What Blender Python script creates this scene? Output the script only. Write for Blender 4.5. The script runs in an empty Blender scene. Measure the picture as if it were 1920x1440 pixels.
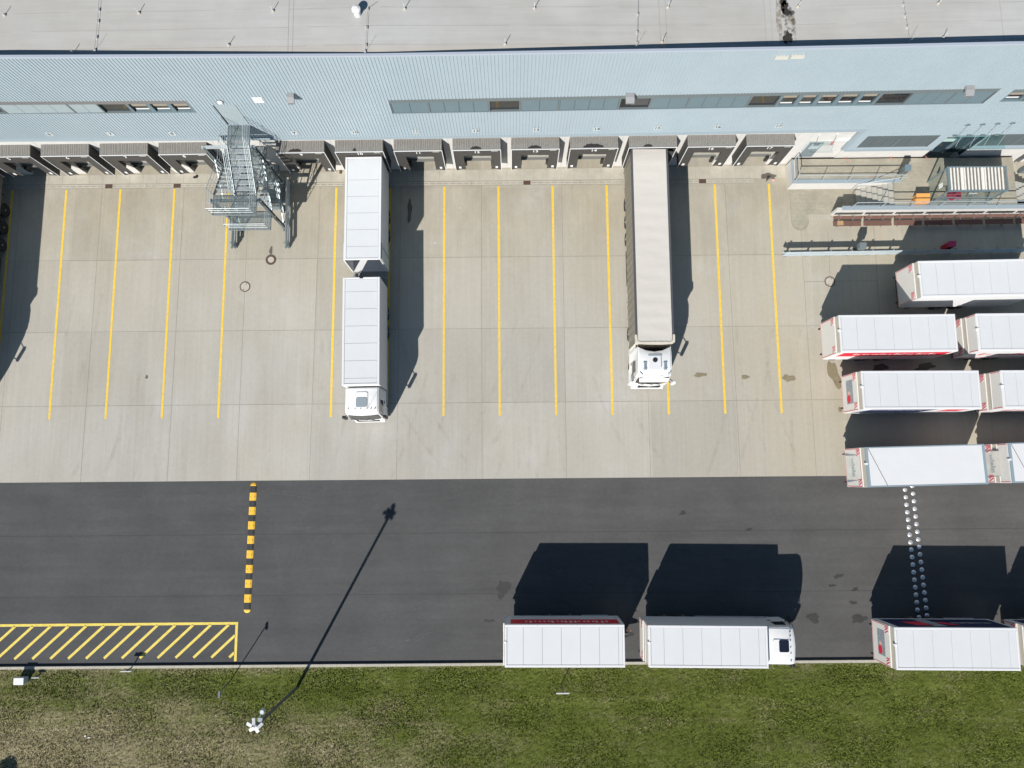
import bpy, math, random
import numpy as np
from mathutils import Matrix, Vector
random.seed(7); rng = np.random.default_rng(7)
SC = bpy.context.scene; COL = SC.collection
R_ = math.radians

# ------------------------------------------------------------------ camera, sky, sun
F, H, TILT, YAW, ROLL = 1340.56, 50.376, 0.129922, 0.0068128, -0.0151333
CR = (Matrix.Rotation(YAW, 3, 'Z') @ Matrix.Rotation(TILT, 3, 'X') @ Matrix.Rotation(ROLL, 3, 'Z'))
cam = bpy.data.objects.new('camera', bpy.data.cameras.new('camera')); COL.objects.link(cam)
cam.matrix_world = Matrix.Translation((0, 0, H)) @ CR.to_4x4()
cam.data.sensor_width = 36.0; cam.data.lens = F / 1920 * 36
cam.data.clip_start = 0.5; cam.data.clip_end = 2000
SC.camera = cam

SUN_EL, SH_AZ = R_(37.4), R_(27.2)          # shadows fall towards +Y, turned 27 degrees to +X
world = bpy.data.worlds.new('World'); SC.world = world; world.use_nodes = True
wn = world.node_tree.nodes; wl_ = world.node_tree.links
sky = wn.new('ShaderNodeTexSky'); sky.sky_type = 'NISHITA'; sky.sun_disc = False
sky.sun_elevation = SUN_EL; sky.sun_rotation = R_(180) + SH_AZ
sky.air_density = 1.0; sky.dust_density = 0.6; sky.altitude = 300
tint = wn.new('ShaderNodeVectorMath'); tint.operation = 'MULTIPLY'; tint.inputs[1].default_value = (.78, 1.06, 1.18)   # clear, deep blue sky
wl_.new(sky.outputs[0], tint.inputs[0]); wl_.new(tint.outputs[0], wn['Background'].inputs[0]); wn['Background'].inputs[1].default_value = 0.05
sd = bpy.data.lights.new('sun', 'SUN'); sd.energy = 5.0; sd.angle = R_(0.5); sd.color = (1.0, 0.955, 0.885)
sun = bpy.data.objects.new('sun', sd); COL.objects.link(sun)
ldir = Vector((math.sin(SH_AZ) * math.cos(SUN_EL), math.cos(SH_AZ) * math.cos(SUN_EL), -math.sin(SUN_EL)))
sun.rotation_euler = ldir.to_track_quat('-Z', 'Y').to_euler(); sun.location = (-30, -50, 60)
SC.view_settings.view_transform = 'Standard'; SC.view_settings.look = 'None'
SC.view_settings.gamma = 1.0; SC.view_settings.exposure = 0.38


def ray(u, v):
    return CR @ Vector(((u - 960) / F, -(v - 720) / F, -1.0))


def at(u, v, z=0.0):                         # photo pixel -> point of the world at height z
    d = ray(u, v); k = (H - z) / -d.z
    return Vector((d.x * k, d.y * k, z))


BW_ROT, BW_Y = 0.006, 22.63                  # the loading front: line through (0, BW_Y) turned by BW_ROT


def wl(u, v, off=0.0):                       # photo pixel -> (along, up) on the loading front, off = metres out of it
    d = ray(u, v); n = Vector((-math.sin(BW_ROT), math.cos(BW_ROT), 0))
    k = (n.dot(Vector((0, BW_Y, 0))) - off) / n.dot(d)
    q = Vector((0, 0, H)) + d * k
    return (q.x * math.cos(BW_ROT) + (q.y - BW_Y) * math.sin(BW_ROT), q.z)


# ------------------------------------------------------------------ materials
MATS = {}


def mat(name, col, rough=0.6, metal=0.0, var=0.0, vscale=3.0, bump=0.0, bscale=30.0, spec=0.5, stretch=None, coord='Object', coat=0.0):
    if name in MATS: return MATS[name]
    m = bpy.data.materials.new(name); m.use_nodes = True
    nt = m.node_tree; b = nt.nodes['Principled BSDF']
    b.inputs['Base Color'].default_value = (*col, 1); b.inputs['Roughness'].default_value = rough
    b.inputs['Metallic'].default_value = metal; b.inputs['Specular IOR Level'].default_value = spec
    if coat: b.inputs['Coat Weight'].default_value = coat
    if var or bump:
        tc = nt.nodes.new('ShaderNodeTexCoord'); mp = nt.nodes.new('ShaderNodeMapping')
        nt.links.new(tc.outputs[coord], mp.inputs[0])
        if stretch: mp.inputs['Scale'].default_value = stretch
    if var:
        n = nt.nodes.new('ShaderNodeTexNoise'); n.inputs['Scale'].default_value = vscale; n.inputs['Detail'].default_value = 6
        n.inputs['Roughness'].default_value = 0.65
        nt.links.new(mp.outputs[0], n.inputs[0])
        mr = nt.nodes.new('ShaderNodeMapRange'); mr.inputs[1].default_value = 0.25; mr.inputs[2].default_value = 0.75
        mr.inputs[3].default_value = 1 - var; mr.inputs[4].default_value = 1 + var
        nt.links.new(n.outputs[0], mr.inputs[0])
        mx = nt.nodes.new('ShaderNodeVectorMath'); mx.operation = 'SCALE'; mx.inputs[0].default_value = col
        nt.links.new(mr.outputs[0], mx.inputs['Scale']); nt.links.new(mx.outputs[0], b.inputs['Base Color'])
    if bump:
        n2 = nt.nodes.new('ShaderNodeTexNoise'); n2.inputs['Scale'].default_value = bscale; n2.inputs['Detail'].default_value = 4
        nt.links.new(mp.outputs[0], n2.inputs[0])
        bp = nt.nodes.new('ShaderNodeBump'); bp.inputs['Strength'].default_value = bump; bp.inputs['Distance'].default_value = 0.02
        nt.links.new(n2.outputs[0], bp.inputs['Height']); nt.links.new(bp.outputs[0], b.inputs['Normal'])
    MATS[name] = m
    return m


class NT:                                     # small helper to write node graphs
    def __init__(s, name, rough=0.8, spec=0.3):
        s.m = bpy.data.materials.new(name); s.m.use_nodes = True; s.t = s.m.node_tree
        s.b = s.t.nodes['Principled BSDF']; s.b.inputs['Roughness'].default_value = rough
        s.b.inputs['Specular IOR Level'].default_value = spec
        s.tc = s.t.nodes.new('ShaderNodeTexCoord').outputs['Object']; MATS[name] = s.m

    def set(s, sock, v):
        if isinstance(v, bpy.types.NodeSocket): s.t.links.new(v, sock)
        else: sock.default_value = v

    def math(s, op, a, b=0.0, c=0.0, clamp=False):
        n = s.t.nodes.new('ShaderNodeMath'); n.operation = op; n.use_clamp = clamp
        s.set(n.inputs[0], a); s.set(n.inputs[1], b); s.set(n.inputs[2], c); return n.outputs[0]

    def noise(s, scale, detail=5, rough=0.6, stretch=(1, 1, 1), off=(0, 0, 0), out=0):
        mp = s.t.nodes.new('ShaderNodeMapping'); s.set(mp.inputs[0], s.tc); mp.inputs['Scale'].default_value = stretch
        mp.inputs['Location'].default_value = off
        n = s.t.nodes.new('ShaderNodeTexNoise'); n.inputs['Scale'].default_value = scale
        n.inputs['Detail'].default_value = detail; n.inputs['Roughness'].default_value = rough
        s.set(n.inputs[0], mp.outputs[0]); return n.outputs[out]

    def rng(s, v, a, b, c, d, clamp=True):
        n = s.t.nodes.new('ShaderNodeMapRange'); n.clamp = clamp
        s.set(n.inputs[0], v)
        for i, x in enumerate((a, b, c, d)): s.set(n.inputs[i + 1], x)
        return n.outputs[0]

    def mix(s, f, a, b, blend='MIX'):
        n = s.t.nodes.new('ShaderNodeMix'); n.data_type = 'RGBA'; n.blend_type = blend
        s.set(n.inputs[0], f)
        for k, x in ((6, a), (7, b)):
            s.set(n.inputs[k], x if isinstance(x, bpy.types.NodeSocket) else (*x, 1))
        return n.outputs[2]

    def scale(s, col, f):
        n = s.t.nodes.new('ShaderNodeVectorMath'); n.operation = 'SCALE'
        s.set(n.inputs[0], col if isinstance(col, bpy.types.NodeSocket) else tuple(col)); s.set(n.inputs['Scale'], f); return n.outputs[0]

    def xyz(s):
        n = s.t.nodes.new('ShaderNodeSeparateXYZ'); s.set(n.inputs[0], s.tc); return n.outputs

    def bump(s, h, strength=0.3, dist=0.02):
        n = s.t.nodes.new('ShaderNodeBump'); n.inputs['Strength'].default_value = strength; n.inputs['Distance'].default_value = dist
        s.set(n.inputs['Height'], h); s.set(s.b.inputs['Normal'], n.outputs[0])

    def color(s, c): s.set(s.b.inputs['Base Color'], c)


def m_concrete():
    g = NT('yard_concrete', 0.85, 0.25); x = g.xyz()
    c = g.mix(g.rng(g.noise(0.09, 4), .35, .65, 0, 1), (.402, .378, .330), (.418, .404, .372))
    c = g.mix(g.rng(g.noise(0.35, 5, .6, (1.0, .3, 1)), .40, .70, 0, .55), c, (.328, .305, .262))
    warm = g.math('MULTIPLY', g.math('MAXIMUM', g.rng(x[1], 9.0, 19.0, 0, 1), g.rng(x[0], 8.0, 20.0, 0, 1)), g.rng(g.noise(.16, 4, .6, (1, .6, 1), (2, 8, 0)), .25, .65, .35, 1))
    c = g.mix(warm, c, (.400, .362, .285))
    slabx = g.math('FLOOR', g.math('DIVIDE', g.math('ADD', x[0], 2.2), 5.98))
    slaby = g.math('FLOOR', g.math('DIVIDE', g.math('ADD', x[1], 0.05), 5.3))
    wn_ = g.t.nodes.new('ShaderNodeTexWhiteNoise'); wn_.noise_dimensions = '2D'
    cv = g.t.nodes.new('ShaderNodeCombineXYZ'); g.set(cv.inputs[0], slabx); g.set(cv.inputs[1], slaby); g.set(wn_.inputs['Vector'], cv.outputs[0])
    f = g.rng(wn_.outputs[0], 0, 1, .93, 1.045)
    st = g.rng(g.noise(1.0, 4, .7, (6.0, .10, 1)), .3, .7, .945, 1.05)          # broom and tyre lanes along the bays
    fine = g.rng(g.noise(9.0, 3, .6, (3.0, .35, 1)), .3, .7, .965, 1.035)
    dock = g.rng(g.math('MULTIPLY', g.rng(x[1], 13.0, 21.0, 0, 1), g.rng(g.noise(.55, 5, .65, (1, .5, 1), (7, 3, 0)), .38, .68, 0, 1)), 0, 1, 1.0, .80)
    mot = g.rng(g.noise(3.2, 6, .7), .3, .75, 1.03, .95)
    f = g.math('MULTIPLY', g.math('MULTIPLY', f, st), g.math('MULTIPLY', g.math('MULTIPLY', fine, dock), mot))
    pale = g.rng(g.noise(.22, 5, .7, (1, 1, 1), (31, 9, 0)), .56, .72, 0, .5)
    c = g.mix(pale, c, (.447, .435, .415))
    g.color(g.scale(c, f)); g.bump(g.noise(55, 3), .12, .01); return g.m


def m_asphalt():
    g = NT('asphalt', 0.95, 0.10); x = g.xyz()
    c = g.mix(g.rng(x[0], -30, 32, 0, 1), (.0790, .0800, .0825), (.0900, .0882, .0860))
    f = g.math('MULTIPLY', g.rng(g.noise(.3, 5, .6), .3, .7, .90, 1.10), g.rng(g.noise(70, 3, .8), .3, .7, .78, 1.22))
    f = g.math('MULTIPLY', f, g.rng(g.noise(1.2, 4, .6, (.12, 1.6, 1)), .3, .7, .94, 1.06))
    seam = g.math('MULTIPLY', g.rng(g.noise(4.0, 4, .7, (.8, 1, 1)), .3, .7, .93, 1.07), g.rng(g.noise(.45, 3, .55, (.10, 1.2, 1), (6, 2, 0)), .4, .68, .98, 1.09))
    g.color(g.scale(c, g.math('MULTIPLY', f, seam))); g.bump(g.noise(120, 2), .25, .01); return g.m


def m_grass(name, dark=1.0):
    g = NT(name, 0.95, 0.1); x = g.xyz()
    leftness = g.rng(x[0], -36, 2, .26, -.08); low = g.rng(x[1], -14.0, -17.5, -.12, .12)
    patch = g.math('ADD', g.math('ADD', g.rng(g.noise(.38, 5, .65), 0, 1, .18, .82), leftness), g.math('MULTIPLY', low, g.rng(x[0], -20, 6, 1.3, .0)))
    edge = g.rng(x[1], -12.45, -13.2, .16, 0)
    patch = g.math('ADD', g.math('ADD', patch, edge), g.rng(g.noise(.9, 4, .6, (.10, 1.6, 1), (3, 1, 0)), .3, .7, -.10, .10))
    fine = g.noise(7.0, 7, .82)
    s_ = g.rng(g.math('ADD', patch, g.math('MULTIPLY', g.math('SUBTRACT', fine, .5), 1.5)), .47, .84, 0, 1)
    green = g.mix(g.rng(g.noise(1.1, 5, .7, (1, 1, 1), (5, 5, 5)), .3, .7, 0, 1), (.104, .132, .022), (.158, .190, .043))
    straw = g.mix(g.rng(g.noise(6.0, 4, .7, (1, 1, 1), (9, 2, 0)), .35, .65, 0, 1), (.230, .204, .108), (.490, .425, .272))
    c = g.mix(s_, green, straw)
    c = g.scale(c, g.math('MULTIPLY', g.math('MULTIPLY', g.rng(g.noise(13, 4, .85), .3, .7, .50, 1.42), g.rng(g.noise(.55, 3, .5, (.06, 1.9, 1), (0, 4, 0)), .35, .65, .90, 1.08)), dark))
    g.color(c); g.bump(g.noise(9, 6, .8), .6, .08); return g.m


def m_pavers():
    g = NT('block_paving', 0.85, 0.25)
    br = g.t.nodes.new('ShaderNodeTexBrick'); g.set(br.inputs[0], g.tc)
    br.inputs['Scale'].default_value = 1.0; br.inputs['Brick Width'].default_value = .21; br.inputs['Row Height'].default_value = .105
    br.inputs['Mortar Size'].default_value = .008; br.inputs['Color1'].default_value = (.325, .300, .238, 1)
    br.inputs['Color2'].default_value = (.375, .347, .28, 1); br.inputs['Mortar'].default_value = (.20, .18, .14, 1)
    f = g.rng(g.noise(.7, 5, .6), .3, .7, .86, 1.12)
    g.color(g.scale(br.outputs[0], f)); return g.m


def m_roof():
    g = NT('roof_membrane', 0.8, 0.25); x = g.xyz()
    c = g.mix(g.rng(g.noise(.12, 4), .35, .65, 0, 1), (.405, .395, .372), (.445, .445, .438))
    c = g.mix(g.rng(g.math('ADD', x[1], g.math('MULTIPLY', g.noise(.5, 3), .5)), .2, 1.1, .75, 0), c, (.43, .38, .31))
    f = g.math('MULTIPLY', g.rng(g.noise(1.2, 5, .7, (.15, 3.0, 1)), .3, .7, .94, 1.05), g.rng(g.noise(.5, 5, .6), .3, .7, .95, 1.05))
    g.color(g.scale(c, f)); return g.m


def m_glass(name, col=(.55, .75, .72), alpha_mix=.75):
    m = bpy.data.materials.new(name); m.use_nodes = True; t = m.node_tree; t.nodes.clear()
    o = t.nodes.new('ShaderNodeOutputMaterial'); a = t.nodes.new('ShaderNodeBsdfTransparent'); a.inputs[0].default_value = (*col, 1)
    gl = t.nodes.new('ShaderNodeBsdfGlossy'); gl.inputs['Roughness'].default_value = .02
    lw = t.nodes.new('ShaderNodeLayerWeight'); lw.inputs[0].default_value = .5; pw = t.nodes.new('ShaderNodeMath'); pw.operation = 'POWER'; pw.inputs[1].default_value = 4.0
    t.links.new(lw.outputs['Facing'], pw.inputs[0]); fr = t.nodes.new('ShaderNodeMapRange'); fr.inputs[3].default_value = .05; fr.inputs[4].default_value = .6; t.links.new(pw.outputs[0], fr.inputs[0])
    mx = t.nodes.new('ShaderNodeMixShader')
    t.links.new(fr.outputs[0], mx.inputs[0]); t.links.new(a.outputs[0], mx.inputs[1]); t.links.new(gl.outputs[0], mx.inputs[2])
    t.links.new(mx.outputs[0], o.inputs[0]); MATS[name] = m; return m


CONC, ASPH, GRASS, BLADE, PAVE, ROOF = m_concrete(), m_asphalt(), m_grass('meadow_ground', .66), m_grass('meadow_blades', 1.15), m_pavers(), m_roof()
YELLOW = mat('yellow_paint', (.74, .50, .055), .75, var=.20, vscale=4.5)
HYELLOW = mat('hatch_yellow_paint', (.70, .55, .11), .75, var=.18, vscale=4.5)
JOINT = mat('joint_sealant', (.20, .185, .16), .8, var=.35, vscale=1.5)
SEAM = mat('asphalt_seam', (.050, .050, .051), .9, var=.35, vscale=.8)
KERB = mat('kerb_stone', (.40, .375, .32), .85, var=.14, vscale=5)
CLAD = mat('blue_grey_cladding', (.310, .374, .420), .48, var=.045, vscale=.5, spec=.5)
TRIM = mat('cladding_flashing', (.27, .325, .365), .45)
CAP = mat('parapet_capping', (.36, .40, .47), .45)
PANEL = mat('precast_panel', (.515, .505, .49), .75, var=.06, vscale=2)
SLATE = mat('window_frame_grey', (.125, .15, .16), .5)
BLINDM = mat('external_blind', (.120, .170, .197), .55, var=.05, vscale=2)
BLINDL = mat('pale_external_blind', (.27, .325, .35), .55, var=.04, vscale=2)
BLINDD = mat('dark_external_blind', (.085, .105, .115), .5, var=.05, vscale=2)
DGLASS = mat('reflecting_pane', (.018, .02, .022), .04, spec=.9)
RUBBER = mat('shelter_tarpaulin', (.050, .047, .045), .62, var=.25, vscale=6, bump=.2, bscale=14)
RIBBED = mat('shelter_ribbed_cover', (.205, .195, .18), .7, var=.30, vscale=5, stretch=(5, 1, .4))
ALU = mat('aluminium_edge', (.66, .67, .69), .4, .1)
WHITE = mat('white_paint', (.72, .72, .72), .38, spec=.5)
WPLATE = mat('white_sheet', (.64, .645, .655), .5, var=.025, vscale=1.3)
WROOF = mat('white_roof_sheet', (.60, .615, .63), .45, var=.03, vscale=.8)
WFRAME = mat('white_body_rail', (.665, .67, .685), .4, var=.02)
ROOFSEAM = mat('roof_seam', (.30, .31, .32), .6)
LIFT = mat('tail_lift_panel', (.66, .645, .61), .55, var=.04, vscale=2)
HEADER = mat('rear_header', (.44, .41, .355), .6, var=.05)
RED = mat('red_paint', (.62, .02, .045), .5)
REDT = mat('red_tape', (.55, .025, .05), .4)
DBLUE = mat('dark_blue_print', (.012, .02, .07), .45, var=.3, vscale=1.5)
GREYP = mat('grey_print', (.26, .29, .32), .5, var=.3, vscale=3)
PINK = mat('pink_print', (.70, .40, .38), .5)
BLACK = mat('black_plastic', (.018, .018, .02), .5)
CHASSIS = mat('chassis_steel', (.030, .031, .034), .6, var=.3, vscale=4)
TYRE = mat('tyre_rubber', (.022, .021, .02), .9, bump=.3, bscale=40)
RIM = mat('rim_steel', (.42, .43, .44), .4, .7)
CHROME = mat('bright_steel', (.72, .73, .75), .25, .8)
BLUESTEEL = mat('blue_grey_frame', (.235, .30, .345), .5)
GALV = mat('galvanised_steel', (.245, .295, .315), .45, .45, var=.16, vscale=6)
GALVL = mat('bright_galvanised_steel', (.50, .55, .575), .42, .45, var=.12, vscale=6)
BEAM = mat('barrier_steel', (.43, .49, .52), .45, .35, var=.12, vscale=4)
DOORG = mat('grey_steel_door', (.285, .34, .365), .5)
IRON = mat('rusty_cast_iron', (.095, .058, .045), .8, var=.35, vscale=14, bump=.4, bscale=60)
COVER = mat('cover_concrete', (.43, .395, .335), .85, var=.08, vscale=6)
TARP = mat('beige_tarpaulin', (.545, .515, .475), .6, var=.05, vscale=.9, bump=.12, bscale=2.2, stretch=(3.0, .5, 1))
TARPD = mat('dark_curtain', (.075, .075, .085), .55)
TARPS = mat('olive_curtain', (.20, .185, .15), .6, var=.10, vscale=1.6)
CAPB = mat('bulkhead_beige', (.56, .52, .44), .6, var=.15, vscale=5)
WOODB = mat('brown_slats', (.150, .078, .062), .7, var=.22, vscale=6, stretch=(.3, 3, 3))
CARD = mat('cardboard', (.40, .27, .14), .8, var=.1)
ORANGE = mat('orange_plastic', (.66, .30, .085), .5, var=.06)
SBLUE = mat('blue_steel_frame', (.17, .235, .27), .45, .3)
CREAM = mat('cream_outlet', (.50, .485, .44), .6)
BRED = mat('dark_red_paint', (.36, .012, .03), .5)
CORR = mat('weathered_corrugated_sheet', (.66, .64, .60), .6, var=.22, vscale=7, stretch=(4, .7, 1))
GRIME = mat('grimy_corrugation', (.155, .14, .12), .8, var=.55, vscale=9, stretch=(3, .8, 1))
BUMPB = mat('black_rubber', (.030, .032, .034), .75, var=.2, vscale=9)
BUMPY = mat('yellow_rubber', (.80, .46, .04), .65, var=.10, vscale=9)
STUD = mat('polished_stud', (.72, .73, .74), .36, .6, var=.06, vscale=9)
SCREED = mat('apron_slab', (.425, .398, .335), .85, var=.13, vscale=1.6)
DIRT = mat('roof_dirt', (.030, .026, .022), .95, var=.5, vscale=4)
DIRTL = mat('pale_roof_dirt', (.30, .25, .18), .95, var=.35, vscale=3)
OIL = mat('oil_stain', (.215, .18, .115), .7, var=.25, vscale=3)
OILD = mat('dark_oil_stain', (.110, .10, .082), .7, var=.3, vscale=3)
OILA = mat('damp_asphalt', (.034, .033, .034), .75, var=.3, vscale=3)
SKID = mat('pale_scuff', (.115, .112, .108), .85, var=.35, vscale=5)
PINKX = mat('pink_marking', (.55, .20, .15), .8, var=.3, vscale=9)
SKIN = mat('pale_roof_light', (.60, .62, .64), .3)
CANOPY = m_glass('canopy_glass', (.80, .91, .90)); SHGLASS = m_glass('shelter_glass', (.93, .96, .96))
LEAF = mat('leaf_green', (.030, .065, .018), .7, var=.3, vscale=5)
BARK = mat('bark', (.08, .06, .045), .9)


def film(name, col, amount, sc):
    m = bpy.data.materials.new(name); m.use_nodes = True; t = m.node_tree; o = t.nodes['Material Output']; b = t.nodes['Principled BSDF']
    b.inputs['Base Color'].default_value = (*col, 1); b.inputs['Roughness'].default_value = .9; b.inputs['Specular IOR Level'].default_value = .1
    tc = t.nodes.new('ShaderNodeTexCoord'); n = t.nodes.new('ShaderNodeTexNoise'); n.inputs['Scale'].default_value = sc; n.inputs['Detail'].default_value = 5; n.inputs['Roughness'].default_value = .7
    r = t.nodes.new('ShaderNodeMapRange'); r.inputs[1].default_value = .42; r.inputs[2].default_value = .72; r.inputs[4].default_value = amount
    tr = t.nodes.new('ShaderNodeBsdfTransparent'); mx = t.nodes.new('ShaderNodeMixShader')
    t.links.new(tc.outputs['Object'], n.inputs[0]); t.links.new(n.outputs[0], r.inputs[0]); t.links.new(r.outputs[0], mx.inputs[0]); t.links.new(tr.outputs[0], mx.inputs[1]); t.links.new(b.outputs[0], mx.inputs[2]); t.links.new(mx.outputs[0], o.inputs[0]); return m


# ------------------------------------------------------------------ mesh helpers
class MB:
    def __init__(s): s.v = []; s.f = []; s.mi = []

    def add(s, vs, fs, mi=0):
        o = len(s.v); s.v += [tuple(v) for v in vs]; s.f += [tuple(i + o for i in f) for f in fs]; s.mi += [mi] * len(fs); return s

    def box(s, x0, y0, z0, x1, y1, z1, mi=0):
        v = [(x, y, z) for z in (z0, z1) for y in (y0, y1) for x in (x0, x1)]
        return s.add(v, [(0, 2, 3, 1), (4, 5, 7, 6), (0, 1, 5, 4), (2, 6, 7, 3), (0, 4, 6, 2), (1, 3, 7, 5)], mi)

    def bar(s, a, b, w, h=None, mi=0, up=(0, 0, 1)):          # rectangular bar from a to b
        a, b = Vector(a), Vector(b); h = h or w; d = (b - a).normalized(); up = Vector(up)
        if abs(d.dot(up)) > .98: up = Vector((1, 0, 0))
        sx = d.cross(up).normalized() * w / 2; sy = sx.cross(d).normalized() * h / 2
        v = [p + i * sx + j * sy for p in (a, b) for i, j in ((-1, -1), (1, -1), (1, 1), (-1, 1))]
        return s.add(v, [(3, 2, 1, 0), (4, 5, 6, 7), (0, 1, 5, 4), (1, 2, 6, 5), (2, 3, 7, 6), (3, 0, 4, 7)], mi)

    def tube(s, a, b, r, n=8, mi=0, r2=None, cap=True):
        a, b = Vector(a), Vector(b); d = (b - a).normalized(); r2 = r if r2 is None else r2
        u = d.orthogonal().normalized(); w = d.cross(u); v = []
        for p, q in ((a, r), (b, r2)):
            v += [p + (u * math.cos(2 * math.pi * i / n) + w * math.sin(2 * math.pi * i / n)) * q for i in range(n)]
        f = [(i, (i + 1) % n, n + (i + 1) % n, n + i) for i in range(n)]
        if cap: f += [tuple(range(n - 1, -1, -1)), tuple(range(n, 2 * n))]
        return s.add(v, f, mi)

    def path(s, pts, r, n=6, mi=0):
        for a, b in zip(pts, pts[1:]): s.tube(a, b, r, n, mi)
        return s

    def quad(s, a, b, c, d, mi=0): return s.add([a, b, c, d], [(0, 1, 2, 3)], mi)

    def prism(s, poly, z0, z1, mi=0):                         # poly: list of (x, y), counter-clockwise
        n = len(poly)
        v = [(x, y, z0) for x, y in poly] + [(x, y, z1) for x, y in poly]
        return s.add(v, [tuple(range(n - 1, -1, -1)), tuple(range(n, 2 * n))] + [(i, (i + 1) % n, n + (i + 1) % n, n + i) for i in range(n)], mi)

    def lathe(s, prof, n=16, c=(0, 0, 0), mi=0):              # prof: list of (r, z)
        v = [(c[0] + r * math.cos(2 * math.pi * i / n), c[1] + r * math.sin(2 * math.pi * i / n), c[2] + z) for r, z in prof for i in range(n)]
        f = [(k * n + i, k * n + (i + 1) % n, (k + 1) * n + (i + 1) % n, (k + 1) * n + i) for k in range(len(prof) - 1) for i in range(n)]
        f += [tuple(range(n - 1, -1, -1)), tuple(range((len(prof) - 1) * n, len(prof) * n))]
        return s.add(v, f, mi)

    def mesh(s, name, mats, smooth=False):
        me = bpy.data.meshes.new(name); me.from_pydata(s.v, [], s.f)
        for m in (mats if isinstance(mats, (list, tuple)) else [mats]): me.materials.append(m)
        me.polygons.foreach_set('material_index', s.mi)
        if smooth: me.polygons.foreach_set('use_smooth', [True] * len(s.f))
        me.update(); return me

    def build(s, name, mats, parent=None, loc=(0, 0, 0), rot=(0, 0, 0), smooth=False):
        return link(name, s.mesh(name, mats, smooth), parent, loc, rot)


def link(name, me, parent=None, loc=(0, 0, 0), rot=(0, 0, 0)):
    o = bpy.data.objects.new(name, me); COL.objects.link(o); o.parent = parent
    o.location = loc; o.rotation_euler = rot; return o


def tag(o, label=None, cat=None, group=None, kind=None):
    if label: o['label'] = label
    if cat: o['category'] = cat
    if group: o['group'] = group
    if kind: o['kind'] = kind
    return o


def thing(name, label, cat, loc=(0, 0, 0), rz=0.0, group=None):
    o = bpy.data.objects.new(name, None); COL.objects.link(o); o.empty_display_size = .3
    o.location = loc; o.rotation_euler = (0, 0, rz); return tag(o, label, cat, group)


def struct(name, mb, m, label=None, **k):
    return tag(mb.build(name, m, **k), label, None, None, 'structure')


def copy_tree(o, parent=None):
    c = o.copy(); COL.objects.link(c); c.parent = parent
    for ch in o.children: copy_tree(ch, c)
    return c


def textmesh(txt, size, thick=.004):
    cu = bpy.data.curves.new('lettering', 'FONT'); cu.body = txt; cu.size = size; cu.align_x = 'CENTER'; cu.align_y = 'CENTER'
    cu.extrude = thick; cu.offset = size * .012
    o = bpy.data.objects.new('lettering', cu); COL.objects.link(o)
    dg = bpy.context.evaluated_depsgraph_get(); me = bpy.data.meshes.new_from_object(o.evaluated_get(dg))
    bpy.data.objects.remove(o); bpy.data.curves.remove(cu); return me


def text(txt, size, m, parent, loc, rot=(math.pi / 2, 0, 0), name='lettering'):
    me = textmesh(txt, size); me.materials.clear(); me.materials.append(m)
    return link(name, me, parent, loc, rot)


def blob(cx, cy, rx, ry, rot=0, n=22, jag=.28):
    pts = []; ph = [random.uniform(0, 6.28) for _ in range(4)]
    for i in range(n):
        a = 2 * math.pi * i / n
        r = 1 + jag * (.5 * math.sin(2 * a + ph[0]) + .4 * math.sin(3 * a + ph[1]) + .35 * math.sin(5 * a + ph[2])) + random.uniform(-.5, .5) * jag * .5
        x, y = rx * r * math.cos(a), ry * r * math.sin(a)
        pts.append((cx + x * math.cos(rot) - y * math.sin(rot), cy + x * math.sin(rot) + y * math.cos(rot)))
    return pts


def flat(pts, z): return MB().add([(x, y, z) for x, y in pts], [tuple(range(len(pts)))])


def strip(mb, a, b, w, z, mi=0):
    a, b = Vector((a[0], a[1], 0)), Vector((b[0], b[1], 0)); n = Vector((-(b - a).y, (b - a).x, 0)).normalized() * w / 2
    q = [a - n, b - n, b + n, a + n]
    return mb.add([(p.x, p.y, z) for p in q], [(0, 1, 2, 3)], mi)


# ------------------------------------------------------------------ ground
g = MB(); g.quad((-400, -400, -.30), (400, -400, -.30), (400, 400, -.30), (-400, 400, -.30)); struct('ground', g, GRASS)
ROAD_S, YARD_S = -12.40, -.08
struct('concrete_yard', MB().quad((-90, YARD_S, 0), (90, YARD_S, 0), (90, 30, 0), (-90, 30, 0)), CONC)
struct('asphalt_road', MB().quad((-90, ROAD_S - .1, -.004), (90, ROAD_S - .1, -.004), (90, YARD_S, -.004), (-90, YARD_S, -.004)), ASPH)
jm = MB()
for y in (15.92, 10.62, 5.28):
    strip(jm, (-60, y - .02), (19.9 if y > 15 else 60, y + .0), .022, .004)
for x0, x1 in ((-14.06, -14.27), (-8.12, -8.18), (-2.18, -2.18), (3.73, 3.73), (9.55, 9.6), (15.75, 15.86), (21.14, 21.16), (-30.15, -30.26), (-24.1, -24.2), (-19.3, -19.37), (-36.1, -36.2)):
    top = 19.6 if x0 > 20 else 21.35
    for a, b in ((top, 15.935), (15.885, 10.635), (10.585, 5.295), (5.245, YARD_S)):
        if x0 > 20 and a > 16: b = 15.9
        t = lambda y: x1 + (x0 - x1) * (y / 21.0)
        strip(jm, (t(a), a), (t(b), b), .022, .004)
strip(jm, (21.16, 13.86), (26.5, 13.9), .026, .004); strip(jm, (26.5, 19.0), (26.4, 9.0), .026, .004); strip(jm, (23.1, 17.6), (23.05, 13.95), .026, .004)
struct('expansion_joints', jm, JOINT)
sm = MB()
for y in (-3.78, -7.88): strip(sm, (-60, y), (60, y), .03, 0)
struct('asphalt_seams', sm, SEAM)
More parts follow.
